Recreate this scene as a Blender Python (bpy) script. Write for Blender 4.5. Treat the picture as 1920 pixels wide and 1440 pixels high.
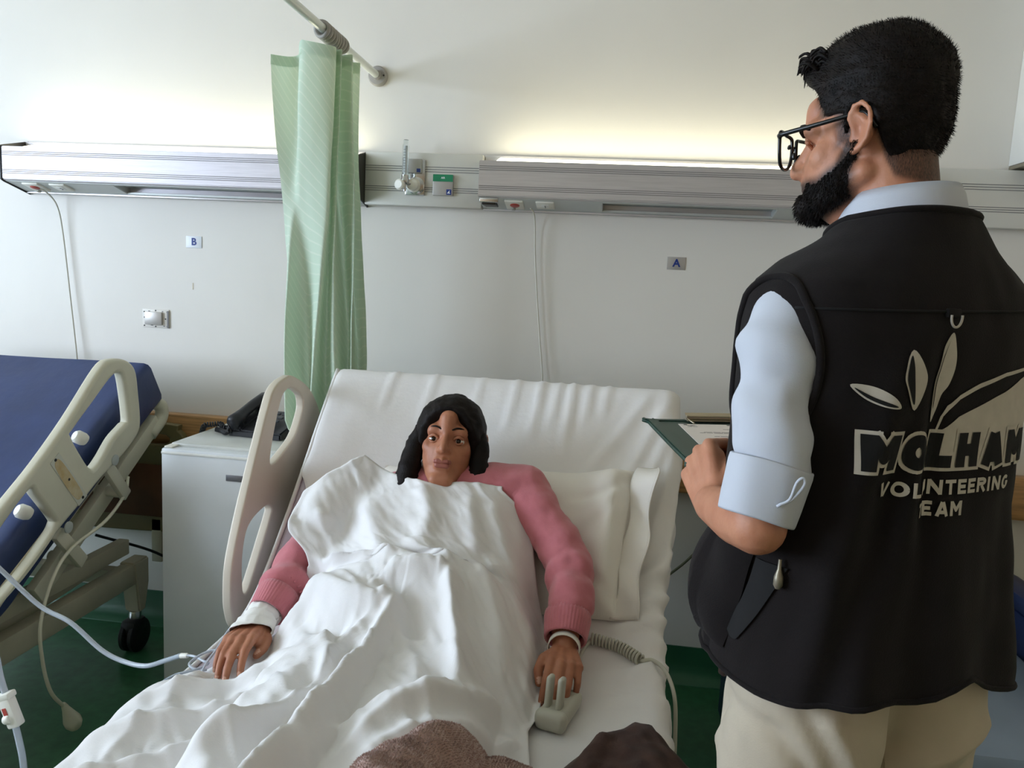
import bpy, bmesh, math, random
import numpy as np
from math import sin, cos, pi, radians, sqrt, atan2
from mathutils import Vector, Matrix, Euler, noise
from mathutils.bvhtree import BVHTree

for o in list(bpy.data.objects):
    bpy.data.objects.remove(o)
scene = bpy.context.scene
COL = scene.collection
random.seed(7)
V = Vector

# ------------------------------------------------------------------ camera
def look_matrix(loc, pitch, roll, yaw):
    p, r, y = radians(pitch), radians(roll), radians(yaw)
    f = V((-sin(y) * cos(p), cos(y) * cos(p), -sin(p)))
    rt = V((cos(y), sin(y), 0.0))
    up = rt.cross(f)
    rt2 = rt * cos(r) + up * sin(r)
    up2 = -rt * sin(r) + up * cos(r)
    m = Matrix((rt2, up2, -f)).transposed().to_4x4()
    m.translation = V(loc)
    return m

cam_d = bpy.data.cameras.new('camera')
cam = bpy.data.objects.new('camera', cam_d)
COL.objects.link(cam)
cam.matrix_world = look_matrix((0, 0, 1.40), 7.5, 2.85, 7.2)
cam_d.sensor_width = 36.0
cam_d.lens = 36.0 * 1442.0 / 1920.0
cam_d.clip_start = 0.02
scene.camera = cam

# ------------------------------------------------------------------ world, light, exposure
SKY_STRENGTH = 15.0
world = bpy.data.worlds.new('sky')
scene.world = world
world.use_nodes = True
wn = world.node_tree.nodes
wn['Background'].inputs[0].default_value = (0.70, 0.83, 1.0, 1)
wn['Background'].inputs[1].default_value = SKY_STRENGTH

ROOM_X0, ROOM_X1, ROOM_Y0, ROOM_Y1, ROOM_H = -4.5, 2.3, -2.6, 2.72, 2.85
WIN_Y0, WIN_Y1, WIN_Z0, WIN_Z1 = -1.9, 1.5, 0.80, 2.65
portal = bpy.data.lights.new('window_portal', 'AREA')
portal.shape = 'RECTANGLE'
portal.size = WIN_Y1 - WIN_Y0
portal.size_y = WIN_Z1 - WIN_Z0
portal.cycles.is_portal = True
po = bpy.data.objects.new('window_portal', portal)
COL.objects.link(po)
po.location = (ROOM_X0 - 0.02, (WIN_Y0 + WIN_Y1) / 2, (WIN_Z0 + WIN_Z1) / 2)
po.rotation_euler = (0, -pi / 2, 0)
po.rotation_euler = Euler((pi / 2, 0, -pi / 2))

scene.view_settings.view_transform = 'Standard'
scene.view_settings.look = 'None'
scene.view_settings.gamma = 1.0
scene.view_settings.use_curve_mapping = False
scene.view_settings.exposure = 0.12
scene.cycles.use_denoising = True
scene.cycles.max_bounces = 10
scene.cycles.diffuse_bounces = 7
scene.cycles.transparent_max_bounces = 12
scene.cycles.sample_clamp_indirect = 6.0

# ------------------------------------------------------------------ materials
def lin(c):
    out = []
    for v in c[:3]:
        v = v / 255.0
        out.append(v / 12.92 if v <= 0.04045 else ((v + 0.055) / 1.055) ** 2.4)
    return (*out, 1.0)

MATS = {}
def mat(name, rgb, rough=0.6, metal=0.0, spec=0.5, var=0.0, vscale=6.0, rgb2=None, bump=0.0, bscale=200.0,
        bump2=0.0, bscale2=12.0, sheen=0.0, coat=0.0, trans=0.0, ior=1.45, sss=0.0, emit=None, estr=0.0,
        alpha=1.0, stretch=None):
    m = bpy.data.materials.new(name)
    m.use_nodes = True
    nt = m.node_tree
    b = nt.nodes['Principled BSDF']
    b.inputs['Base Color'].default_value = lin(rgb)
    b.inputs['Roughness'].default_value = rough
    b.inputs['Metallic'].default_value = metal
    b.inputs['Specular IOR Level'].default_value = spec
    b.inputs['IOR'].default_value = ior
    b.inputs['Sheen Weight'].default_value = sheen
    b.inputs['Coat Weight'].default_value = coat
    b.inputs['Transmission Weight'].default_value = trans
    b.inputs['Alpha'].default_value = alpha
    if sss:
        b.inputs['Subsurface Weight'].default_value = sss
        b.inputs['Subsurface Radius'].default_value = (0.6, 0.2, 0.1)
        b.inputs['Subsurface Scale'].default_value = 0.01
    if emit:
        b.inputs['Emission Color'].default_value = lin(emit)
        b.inputs['Emission Strength'].default_value = estr
    tc = nt.nodes.new('ShaderNodeTexCoord')
    src = tc.outputs['Object']
    if stretch:
        mp = nt.nodes.new('ShaderNodeMapping')
        mp.inputs['Scale'].default_value = stretch
        nt.links.new(src, mp.inputs[0])
        src = mp.outputs[0]
    if var or rgb2:
        n = nt.nodes.new('ShaderNodeTexNoise')
        n.inputs['Scale'].default_value = vscale
        n.inputs['Detail'].default_value = 5.0
        nt.links.new(src, n.inputs['Vector'])
        r = nt.nodes.new('ShaderNodeValToRGB')
        r.color_ramp.elements[0].position = 0.3
        r.color_ramp.elements[1].position = 0.7
        c2 = rgb2 if rgb2 else tuple(max(0, min(255, c * (1 - var))) for c in rgb)
        r.color_ramp.elements[0].color = lin(c2)
        r.color_ramp.elements[1].color = lin(rgb)
        nt.links.new(n.outputs['Fac'], r.inputs[0])
        nt.links.new(r.outputs[0], b.inputs['Base Color'])
    last = None
    for st, sc, dist in ((bump, bscale, 0.002), (bump2, bscale2, 0.02)):
        if st:
            n = nt.nodes.new('ShaderNodeTexNoise')
            n.inputs['Scale'].default_value = sc
            n.inputs['Detail'].default_value = 4.0
            nt.links.new(src, n.inputs['Vector'])
            bp = nt.nodes.new('ShaderNodeBump')
            bp.inputs['Strength'].default_value = st
            bp.inputs['Distance'].default_value = dist
            nt.links.new(n.outputs['Fac'], bp.inputs['Height'])
            if last:
                nt.links.new(last, bp.inputs['Normal'])
            last = bp.outputs['Normal']
    if last:
        nt.links.new(last, b.inputs['Normal'])
    MATS[name] = m
    return m

M = MATS
mat('wall_paint', (223, 219, 212), 0.45, var=0.03, vscale=1.6, bump=0.08, bscale=90, bump2=0.05, bscale2=9)
mat('rear_paint', (196, 166, 136), 0.7)
mat('side_paint', (226, 206, 178), 0.6)
mat('ceiling_paint', (234, 229, 218), 0.8)
mat('floor_vinyl', (58, 112, 76), 0.33, var=0.22, vscale=26, bump=0.05, bscale=160)
mat('cove_vinyl', (46, 100, 70), 0.35, var=0.1)
mat('wood_rail', (196, 150, 98), 0.4, var=0.22, vscale=14, stretch=(0.6, 8, 8), coat=0.2)
mat('white_enamel', (226, 226, 222), 0.35, var=0.02)
mat('aluminium', (205, 202, 203), 0.38, metal=0.55, var=0.06, vscale=30, stretch=(0.3, 8, 8))
mat('alu_cool', (206, 202, 208), 0.45, metal=0.4, var=0.06, vscale=30, stretch=(0.3, 8, 8))
mat('trunk_paint', (212, 210, 203), 0.4, metal=0.15, var=.03)
mat('under_panel', (196, 200, 198), 0.4, metal=0.3)
mat('groove_dark', (120, 118, 118), 0.6)
mat('black_cap', (34, 30, 27), 0.4)
mat('white_plastic', (228, 226, 216), 0.35)
mat('cream_plastic', (216, 212, 190), 0.42, var=0.08, vscale=9)
mat('red_plastic', (176, 74, 66), 0.4)
mat('grey_plastic', (170, 168, 160), 0.4)
mat('chrome', (200, 200, 200), 0.2, metal=1.0)
mat('green_print', (24, 124, 84), 0.5)
mat('blue_print', (28, 54, 128), 0.5)
mat('white_print', (225, 228, 230), 0.5)
mat('sign_white', (226, 230, 236), 0.4)
mat('sign_grey', (176, 172, 168), 0.35, metal=0.3)
mat('brass_dull', (150, 142, 124), 0.4, metal=0.6)
mat('diffuser', (250, 250, 235), 0.5, emit=(252, 246, 216), estr=6.5)
mat('glass_clear', (235, 240, 240), 0.05, trans=0.9, ior=1.3)
mat('window_frame', (215, 215, 210), 0.4)
mat('cord_white', (208, 206, 196), 0.5)
mat('cord_olive', (96, 100, 78), 0.6)

# ------------------------------------------------------------------ mesh helpers
def link(name, me, m=None, parent=None, smooth=True):
    o = bpy.data.objects.new(name, me)
    COL.objects.link(o)
    if m is not None and len(me.materials) == 0:
        me.materials.append(MATS[m] if isinstance(m, str) else m)
    if smooth:
        me.polygons.foreach_set('use_smooth', [True] * len(me.polygons))
    if parent is not None:
        o.parent = parent
    return o

def mesh(name, verts, faces, m=None, parent=None, smooth=True):
    me = bpy.data.meshes.new(name)
    me.from_pydata([tuple(v) for v in verts], [], [tuple(f) for f in faces])
    me.update()
    return link(name, me, m, parent, smooth)

def flat_angle(o, deg=35):
    me = o.data
    bm = bmesh.new(); bm.from_mesh(me)
    for e in bm.edges:
        if len(e.link_faces) == 2 and e.calc_face_angle(0) > radians(deg):
            e.smooth = False
    bm.to_mesh(me); bm.free()
    return o

def tag(o, label=None, cat=None, group=None, kind=None):
    if label: o['label'] = label
    if cat: o['category'] = cat
    if group: o['group'] = group
    if kind: o['kind'] = kind
    return o

def empty(name, loc=(0, 0, 0), label=None, cat=None, group=None, kind=None):
    o = bpy.data.objects.new(name, None)
    o.empty_display_size = 0.05
    COL.objects.link(o)
    o.location = loc
    return tag(o, label, cat, group, kind)

def add_box(bm, c, s, bev=0.0, rot=None, seg=2):
    r = bmesh.ops.create_cube(bm, size=1.0)
    vs = r['verts']
    bmesh.ops.scale(bm, vec=V(s), verts=vs)
    if bev:
        es = list({e for v in vs for e in v.link_edges})
        rr = bmesh.ops.bevel(bm, geom=es, offset=bev, segments=seg, affect='EDGES', profile=0.5)
        vs = list({v for f in rr['faces'] for v in f.verts} | {v for v in vs if v.is_valid})
    mtx = Matrix.Translation(V(c))
    if rot is not None:
        mtx = mtx @ (rot.to_4x4() if hasattr(rot, 'to_4x4') else rot)
    bmesh.ops.transform(bm, matrix=mtx, verts=vs)
    return vs

def bmo(name, bm, m=None, parent=None, smooth=True, ang=35):
    me = bpy.data.meshes.new(name)
    bm.to_mesh(me); bm.free()
    o = link(name, me, m, parent, smooth)
    if smooth:
        flat_angle(o, ang)
    if parent is not None and parent.type == 'EMPTY':
        pass
    return o

def box(name, c, s, m, parent=None, bev=0.003, rot=None):
    bm = bmesh.new()
    add_box(bm, c, s, bev, rot)
    return bmo(name, bm, m, parent)

def box2(name, lo, hi, m, parent=None, bev=0.003):
    c = [(a + b) / 2 for a, b in zip(lo, hi)]
    s = [abs(b - a) for a, b in zip(lo, hi)]
    return box(name, c, s, m, parent, bev)

def catmull(pts, n=8):
    pts = [V(p) for p in pts]
    if len(pts) < 3:
        return [pts[0].lerp(pts[-1], i / n) for i in range(n + 1)]
    out = []
    P = [pts[0] * 2 - pts[1]] + pts + [pts[-1] * 2 - pts[-2]]
    for i in range(1, len(P) - 2):
        p0, p1, p2, p3 = P[i - 1], P[i], P[i + 1], P[i + 2]
        for k in range(n):
            t = k / n
            out.append(0.5 * ((2 * p1) + (p2 - p0) * t + (2 * p0 - 5 * p1 + 4 * p2 - p3) * t * t + (3 * p1 - p0 - 3 * p2 + p3) * t ** 3))
    out.append(pts[-1].copy())
    return out

def sweep(path, rad, segs=10, caps=True, closed=False, up=None, flat=1.0):
    """tube along path, rad is a number or list; returns verts, faces"""
    n = len(path)
    path = [V(p) for p in path]
    rads = rad if isinstance(rad, (list, tuple)) else [rad] * n
    vs, fs = [], []
    t0 = (path[1] - path[0]).normalized()
    ref = V(up) if up is not None else (V((0, 0, 1)) if abs(t0.z) < 0.9 else V((1, 0, 0)))
    nrm = (ref - t0 * ref.dot(t0)).normalized()
    for i in range(n):
        if closed:
            t = (path[(i + 1) % n] - path[i - 1]).normalized()
        else:
            t = (path[min(i + 1, n - 1)] - path[max(i - 1, 0)]).normalized()
        nrm = (nrm - t * nrm.dot(t))
        nrm = nrm.normalized() if nrm.length > 1e-6 else t.orthogonal().normalized()
        b = t.cross(nrm)
        for k in range(segs):
            a = 2 * pi * k / segs
            vs.append(path[i] + (nrm * cos(a) * flat + b * sin(a)) * rads[i])
    for i in range(n if closed else n - 1):
        j = (i + 1) % n
        for k in range(segs):
            k2 = (k + 1) % segs
            fs.append((i * segs + k, i * segs + k2, j * segs + k2, j * segs + k))
    if caps and not closed:
        fs.append(tuple(reversed(range(segs))))
        fs.append(tuple(range((n - 1) * segs, n * segs)))
    return vs, fs

def tube(name, pts, rad, m, parent=None, segs=10, smooth_n=8, closed=False, flat=1.0):
    if smooth_n and not closed:
        if isinstance(rad, (list, tuple)):
            rp = catmull([(r, 0, 0) for r in rad], smooth_n)
            rad = [p.x for p in rp]
        pts = catmull(pts, smooth_n)
    vs, fs = sweep(pts, rad, segs, closed=closed, flat=flat)
    return mesh(name, vs, fs, m, parent)

def cyl(name, p0, p1, r, m, parent=None, segs=24, r1=None):
    vs, fs = sweep([p0, p1], [r, r if r1 is None else r1], segs)
    return flat_angle(mesh(name, vs, fs, m, parent), 40)

def lathe(name, prof, origin, axis, m, parent=None, segs=24):
    axis = V(axis).normalized(); u = axis.orthogonal().normalized(); w = axis.cross(u)
    o = V(origin); vs, fs = [], []
    for (r, h) in prof:
        for k in range(segs):
            a = 2 * pi * k / segs
            vs.append(o + axis * h + (u * cos(a) + w * sin(a)) * max(r, 1e-5))
    for i in range(len(prof) - 1):
        for k in range(segs):
            k2 = (k + 1) % segs
            fs.append((i * segs + k, i * segs + k2, (i + 1) * segs + k2, (i + 1) * segs + k))
    fs.append(tuple(reversed(range(segs)))); fs.append(tuple(range((len(prof) - 1) * segs, len(prof) * segs)))
    return flat_angle(mesh(name, vs, fs, m, parent), 40)

def round_poly(pts, n=6):
    """closed catmull through 2-D points"""
    k = len(pts); out = []
    for i in range(k):
        p0, p1, p2, p3 = (np.array(pts[(i + j) % k], float) for j in (-1, 0, 1, 2))
        for s in range(n):
            t = s / n
            out.append(0.5 * (2 * p1 + (p2 - p0) * t + (2 * p0 - 5 * p1 + 4 * p2 - p3) * t * t + (3 * p1 - p0 - 3 * p2 + p3) * t ** 3))
    return [tuple(p) for p in out]

def plate(name, outlines, thick, bevel, mtx, m, parent=None, res=2):
    """flat plate with holes from closed 2-D outlines, thickness along local z"""
    cu = bpy.data.curves.new(name + '_c', 'CURVE')
    cu.dimensions = '2D'; cu.fill_mode = 'BOTH'
    cu.extrude = max(thick / 2 - bevel, 0.0001); cu.bevel_depth = bevel; cu.bevel_resolution = res
    cu.offset = -bevel
    for pts in outlines:
        s = cu.splines.new('POLY'); s.points.add(len(pts) - 1)
        for q, p in zip(s.points, pts):
            q.co = (p[0], p[1], 0, 1)
        s.use_cyclic_u = True
    tmp = bpy.data.objects.new('tmp_c', cu); COL.objects.link(tmp)
    dg = bpy.context.evaluated_depsgraph_get()
    me = bpy.data.meshes.new_from_object(tmp.evaluated_get(dg))
    bpy.data.objects.remove(tmp); bpy.data.curves.remove(cu)
    me.name = name; me.transform(mtx); me.materials.clear()
    o = link(name, me, m, parent)
    return flat_angle(o, 30)

YZ = Matrix(((0, 0, 1, 0), (1, 0, 0, 0), (0, 1, 0, 0), (0, 0, 0, 1)))   # local x->Y, y->Z, z->X

def text_mesh(body, size, offset=0.0, extrude=0.0, align='CENTER', res=4, shear=0.0):
    cu = bpy.data.curves.new('tmp_t', 'FONT')
    cu.body = body; cu.size = size; cu.offset = offset; cu.extrude = extrude
    cu.align_x = align; cu.align_y = 'CENTER'; cu.resolution_u = res; cu.shear = shear
    tmp = bpy.data.objects.new('tmp_t', cu); COL.objects.link(tmp)
    dg = bpy.context.evaluated_depsgraph_get()
    me = bpy.data.meshes.new_from_object(tmp.evaluated_get(dg))
    bpy.data.objects.remove(tmp); bpy.data.curves.remove(cu)
    me.materials.clear()
    return me

def text(name, body, size, mtx, m, parent=None, offset=0.0, extrude=0.0003, align='CENTER'):
    me = text_mesh(body, size, offset, extrude, align)
    me.transform(mtx)
    return link(name, me, m, parent, smooth=False)

WALLTXT = Matrix(((1, 0, 0, 0), (0, 0, -1, 0), (0, 1, 0, 0), (0, 0, 0, 1)))  # text in XZ facing -Y
def wall_at(x, y, z):
    return Matrix.Translation((x, y, z)) @ WALLTXT

def sstep(a, b, x):
    t = np.clip((x - a) / (b - a), 0, 1)
    return t * t * (3 - 2 * t)

def adopt(parent, *objs):
    for o in objs:
        o.parent = parent
# ================================================================== the room
X0, X1, Y0, Y1, H = ROOM_X0, ROOM_X1, ROOM_Y0, ROOM_Y1, ROOM_H
def struct(name, lo, hi, m, bev=0.0):
    return tag(box2(name, lo, hi, m, None, bev), kind='structure')

struct('floor', (X0 - .2, Y0 - .2, -.12), (X1 + .2, Y1 + .2, 0), 'floor_vinyl')
struct('ceiling', (X0 - .2, Y0 - .2, H), (X1 + .2, Y1 + .2, H + .12), 'ceiling_paint')
struct('wall_back', (X0 - .2, Y1, 0), (X1 + .2, Y1 + .2, H), 'wall_paint')
struct('wall_right', (X1, Y0, 0), (X1 + .2, Y1, H), 'side_paint')
struct('wall_rear', (X0 - .2, Y0 - .2, 0), (X1 + .2, Y0, H), 'rear_paint')
bm = bmesh.new()
for lo, hi in (((X0 - .2, Y0, 0), (X0, Y1, WIN_Z0)), ((X0 - .2, Y0, WIN_Z1), (X0, Y1, H)),
               ((X0 - .2, Y0, WIN_Z0), (X0, WIN_Y0, WIN_Z1)), ((X0 - .2, WIN_Y1, WIN_Z0), (X0, Y1, WIN_Z1))):
    add_box(bm, [(a + b) / 2 for a, b in zip(lo, hi)], [b - a for a, b in zip(lo, hi)])
tag(bmo('wall_left', bm, 'wall_paint', smooth=False), kind='structure')

# window in the left wall
gl = bpy.data.materials.new('window_glass'); gl.use_nodes = True
nt = gl.node_tree; nt.nodes.clear()
out = nt.nodes.new('ShaderNodeOutputMaterial'); mx = nt.nodes.new('ShaderNodeMixShader')
tr = nt.nodes.new('ShaderNodeBsdfTransparent'); gs = nt.nodes.new('ShaderNodeBsdfGlossy'); gs.inputs['Roughness'].default_value = 0.02
mx.inputs[0].default_value = 0.06
nt.links.new(tr.outputs[0], mx.inputs[1]); nt.links.new(gs.outputs[0], mx.inputs[2]); nt.links.new(mx.outputs[0], out.inputs[0])
M['window_glass'] = gl
win = tag(empty('window_1', (X0 - .1, (WIN_Y0 + WIN_Y1) / 2, WIN_Z0)), kind='structure')
wi = Matrix.Translation(-V(win.location))
def wpart(name, lo, hi, m, bev=.004):
    o = box2(name, lo, hi, m, None, bev); o.data.transform(wi); o.parent = win; return o
for y in (WIN_Y0 + .03, WIN_Y0 + (WIN_Y1 - WIN_Y0) / 3, WIN_Y0 + 2 * (WIN_Y1 - WIN_Y0) / 3, WIN_Y1 - .03):
    wpart('mullion', (X0 - .13, y - .03, WIN_Z0), (X0 - .07, y + .03, WIN_Z1), 'window_frame')
for z in (WIN_Z0 + .03, WIN_Z1 - .03):
    wpart('frame_bar', (X0 - .13, WIN_Y0, z - .03), (X0 - .07, WIN_Y1, z + .03), 'window_frame')
for k in range(3):
    a = WIN_Y0 + (WIN_Y1 - WIN_Y0) / 3 * k + .03
    wpart('pane', (X0 - .102, a, WIN_Z0 + .06), (X0 - .098, a + (WIN_Y1 - WIN_Y0) / 3 - .06, WIN_Z1 - .06), 'window_glass', 0)
wpart('window_sill', (X0 - .02, WIN_Y0 - .05, WIN_Z0 - .04), (X0 + .09, WIN_Y1 + .05, WIN_Z0), 'white_enamel')

# cove skirting of green vinyl along the walls
def cove(name, p0, p1, nrm):
    p0, p1, n = V(p0), V(p1), V(nrm)
    prof = [(0.0, 0.12), (0.006, 0.12), (0.007, 0.055), (0.014, 0.03), (0.03, 0.012), (0.06, 0.004), (0.062, 0.0), (0.0, 0.0)]
    vs, fs = [], []
    for p in (p0, p1):
        for (d, z) in prof:
            vs.append(p + n * d + V((0, 0, z)))
    k = len(prof)
    for i in range(k):
        j = (i + 1) % k
        fs.append((i, j, k + j, k + i))
    o = mesh(name, vs, fs, 'cove_vinyl'); flat_angle(o, 50)
    return tag(o, kind='structure')
cove('baseboard_back', (X1, Y1, 0), (X0, Y1, 0), (0, -1, 0))
cove('baseboard_left', (X0, Y1, 0), (X0, Y0, 0), (1, 0, 0))
cove('baseboard_right', (X1, Y0, 0), (X1, Y1, 0), (-1, 0, 0))

# wooden bumper rail behind the beds
tag(box2('trim_1', (X0, 2.672, .700), (X1, Y1, .846), 'wood_rail', None, .008), kind='structure')

# ---------------------------------------------------------------- headwall trunking
root = empty('headwall_trunking', (0.7, 2.72, 1.64), 'pale flat aluminium trunking panel running between and beyond the two wall lights', 'wall panel')
def part(name, o, parent):
    o.name = name
    o.data.transform(Matrix.Translation(-V(parent.location)))
    o.parent = parent
    return o
for (xa, xb) in ((-0.893, -0.475), (0.862, 2.28)):
    part('panel', box2('panel', (xa, 2.672, 1.648), (xb, 2.7195, 1.829), 'trunk_paint', None, .004), root)
    for zz in (1.782, 1.774, 1.766, 1.712, 1.705, 1.698):
        part('groove', box2('groove', (xa, 2.6712, zz - .0011), (xb, 2.6728, zz + .0011), 'groove_dark', None, 0), root)

def prism_x(name, prof, xa, xb, m, bev=.003):
    bm = bmesh.new()
    a = [bm.verts.new((xa, y, z)) for y, z in prof]; b = [bm.verts.new((xb, y, z)) for y, z in prof]
    n = len(prof)
    bm.faces.new(a); bm.faces.new(list(reversed(b)))
    for i in range(n):
        j = (i + 1) % n
        bm.faces.new((a[j], a[i], b[i], b[j]))
    bmesh.ops.recalc_face_normals(bm, faces=bm.faces)
    if bev:
        bmesh.ops.bevel(bm, geom=bm.edges[:], offset=bev, segments=2, affect='EDGES')
    return bmo(name, bm, m)

def light_unit(xa, xb, label, metal, caps, recess, sock):
    r = empty('bedhead_light', ((xa + xb) / 2, 2.72, 1.65), label, 'wall light')
    # slim hollow-looking body: front fascia, back, slanted top with a lit diffuser, slanted underside
    P = lambda n, o: part(n, o, r)
    P('fascia', prism_x('fascia', [(2.580, 1.682), (2.592, 1.676), (2.592, 1.798), (2.580, 1.796)], xa, xb, metal, .002))
    for zz in (1.778, 1.772, 1.766, 1.714, 1.708, 1.702):
        P('groove', box2('groove', (xa + .002, 2.5792, zz - .001), (xb - .002, 2.5806, zz + .001), 'groove_dark', None, 0))
    P('back', box2('back', (xa, 2.70, 1.652), (xb, 2.7195, 1.832), metal, None, .002))
    P('light_block', prism_x('light_block', [(2.592, 1.704), (2.592, 1.784), (2.70, 1.814), (2.70, 1.704)], xa, xb, 'under_panel', 0))  # solid block added inside to keep diffuser light from leaking into the recess
    P('diffuser', prism_x('diffuser', [(2.594, 1.794), (2.700, 1.824), (2.700, 1.818), (2.594, 1.788)], xa + .05, xb - .01, 'diffuser', 0))
    # underside with the reading-light recess
    ra, rb = recess
    under = [(2.592, 1.682), (2.592, 1.676), (2.70, 1.650), (2.70, 1.656)]
    for (a, b) in ((xa, ra), (rb, xb)):
        P('underside', prism_x('underside', under, a, b, 'under_panel', .0008))
    P('recess_trough', prism_x('recess_trough', [(2.60, 1.702), (2.60, 1.698), (2.69, 1.676), (2.69, 1.680)], ra, rb, 'under_panel', 0))
    P('recess_lip', prism_x('recess_lip', [(2.592, 1.682), (2.592, 1.676), (2.604, 1.673), (2.604, 1.679)], ra, rb, 'under_panel', 0))
    P('recess_lip', prism_x('recess_lip', [(2.686, 1.66), (2.686, 1.653), (2.70, 1.650), (2.70, 1.656)], ra, rb, 'under_panel', 0))
    for xe in (ra, rb):
        P('recess_end', prism_x('recess_end', [(2.594, 1.70), (2.594, 1.677), (2.70, 1.652), (2.70, 1.68)], xe - .002, xe + .002, 'under_panel', 0))
    P('wall_strip', box2('wall_strip', (xa, 2.698, 1.645), (xb, 2.7195, 1.652), 'aluminium', None, .001))
    for xe in caps:
        P('end_cap', prism_x('end_cap', [(2.576, 1.680), (2.590, 1.673), (2.7195, 1.640), (2.7195, 1.836), (2.590, 1.803), (2.576, 1.798)], xe - .004, xe + .004, 'black_cap', .002))
    rot = Euler((-radians(13.6), 0, 0)).to_matrix()
    uz = lambda y: 1.676 - (y - 2.592) * .2407
    s0 = sock
    c = V((s0, 2.640, uz(2.640) - .002))
    P('call_socket', box('call_socket', c, (.062, .075, .010), 'white_plastic', None, .003, rot))
    P('call_lamp', lathe('call_lamp', [(0.016, 0), (0.016, .003), (.012, .005)], c + rot @ V((0.002, -.008, -.0045)), rot @ V((0, 0, -1)), 'red_plastic'))
    P('call_pin', lathe('call_pin', [(0.008, 0), (0.008, .006), (.006, .008)], c + rot @ V((-.006, .022, -.0045)), rot @ V((0, 0, -1)), 'grey_plastic'))
    c = V((s0 + .105, 2.636, uz(2.636) - .002))
    P('power_socket', box('power_socket', c, (.062, .062, .008), 'white_plastic', None, .003, rot))
    P('socket_inset', box('socket_inset', c + rot @ V((0, 0, -.004)), (.024, .03, .003), 'white_enamel', None, .001, rot))
    for dy in (-.006, .006):
        P('socket_hole', box('socket_hole', c + rot @ V((0, dy, -.0056)), (.004, .004, .002), 'black_cap', None, 0, rot))
    return r

light_unit(-2.22, -0.897, 'long cool silver bedhead light with black end caps above sign B', 'alu_cool', (-2.22, -0.897), (-1.80, -1.09), -2.13)
rl = light_unit(-0.472, 0.862, 'long beige silver bedhead light with open reading recess above sign A', 'aluminium', (0.862,), (-0.06, .50), -0.355)
part('broken_module', box2('broken_module', (-.462, 2.60, 1.655), (-.415, 2.69, 1.668), 'black_cap', None, .003), rl)
part('module_frame', box2('module_frame', (-.468, 2.59, 1.662), (-.405, 2.60, 1.678), 'chrome', None, .002), rl)

# ---------------------------------------------------------------- gas outlets and flowmeter on the trunking
go = empty('gas_outlet', (-.700, 2.672, 1.70), 'chrome gas outlet block holding the clear oxygen flowmeter', 'gas outlet')
P = lambda n, o: part(n, o, go)
P('backplate', box2('backplate', (-.745, 2.664, 1.684), (-.675, 2.672, 1.805), 'chrome', None, .003))
P('upper_cover', box2('upper_cover', (-.755, 2.655, 1.758), (-.685, 2.664, 1.806), 'grey_plastic', None, .003))
P('blue_mark', box2('blue_mark', (-.703, 2.6535, 1.761), (-.690, 2.655, 1.773), 'blue_print', None, 0))
P('coupling', lathe('coupling', [(.024, 0), (.024, .012), (.019, .016), (.019, .03), (.012, .034)], (-.712, 2.664, 1.716), (0, -1, 0), 'white_plastic'))
P('coupling_ring', lathe('coupling_ring', [(.030, 0), (.030, .006), (.026, .009)], (-.705, 2.664, 1.716), (0, -1, 0), 'chrome'))
fm = empty('oxygen_flowmeter', (-.736, 2.615, 1.71), 'clear oxygen flowmeter tube with white knob plugged above the trunking', 'flowmeter')
P = lambda n, o: part(n, o, fm)
P('tube', lathe('tube', [(.011, 0), (.011, .10), (.0085, .106), (.0085, .118), (.004, .12)], (-.736, 2.628, 1.745), (0, 0, 1), 'glass_clear', segs=20))
P('scale_tube', lathe('scale_tube', [(.004, 0), (.0045, .095)], (-.736, 2.628, 1.748), (0, 0, 1), 'white_print', segs=12))
for k in range(9):
    P('scale_mark', box2('scale_mark', (-.741, 2.6165, 1.757 + .009 * k), (-.733, 2.6175, 1.758 + .009 * k), 'black_cap', None, 0))
P('valve_body', lathe('valve_body', [(.012, 0), (.015, .004), (.015, .016), (.012, .02), (.012, .03)], (-.736, 2.628, 1.716), (0, 0, 1), 'chrome', segs=20))
P('stem', cyl('stem', (-.736, 2.628, 1.722), (-.713, 2.640, 1.718), .008, 'chrome'))
P('knob', lathe('knob', [(.008, 0), (.016, .003), (.0175, .008), (.0175, .016), (.013, .02)], (-.745, 2.616, 1.712), (-.25, -1, 0), 'white_plastic', segs=18))
P('nipple', lathe('nipple', [(.006, 0), (.005, .01), (.006, .014), (.004, .024)], (-.736, 2.628, 1.716), (0, 0, -1), 'chrome', segs=14))
gp = empty('gas_outlet', (-.612, 2.672, 1.70), 'square gas outlet plate with green band, beside the oxygen flowmeter', 'gas outlet')
P = lambda n, o: part(n, o, gp)
P('plate', box2('plate', (-.646, 2.660, 1.686), (-.575, 2.672, 1.757), 'sign_grey', None, .002))
P('green_band', box2('green_band', (-.6455, 2.6585, 1.733), (-.5755, 2.6602, 1.7565), 'green_print', None, 0))
P('blue_mark', box2('blue_mark', (-.597, 2.6585, 1.689), (-.580, 2.6602, 1.707), 'blue_print', None, 0))
P('mark_glyph', plate('mark_glyph', [[(-.006, -.005), (.006, -.005), (.002, .0), (.004, .006), (-.001, .002)]], .0006, .0001, wall_at(-.5885, 2.658, 1.698), 'white_print'))
P('vacuum_text', text('vacuum_text', 'AIR', .009, wall_at(-.61, 2.6583, 1.745), 'white_print', offset=.0002))

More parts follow.
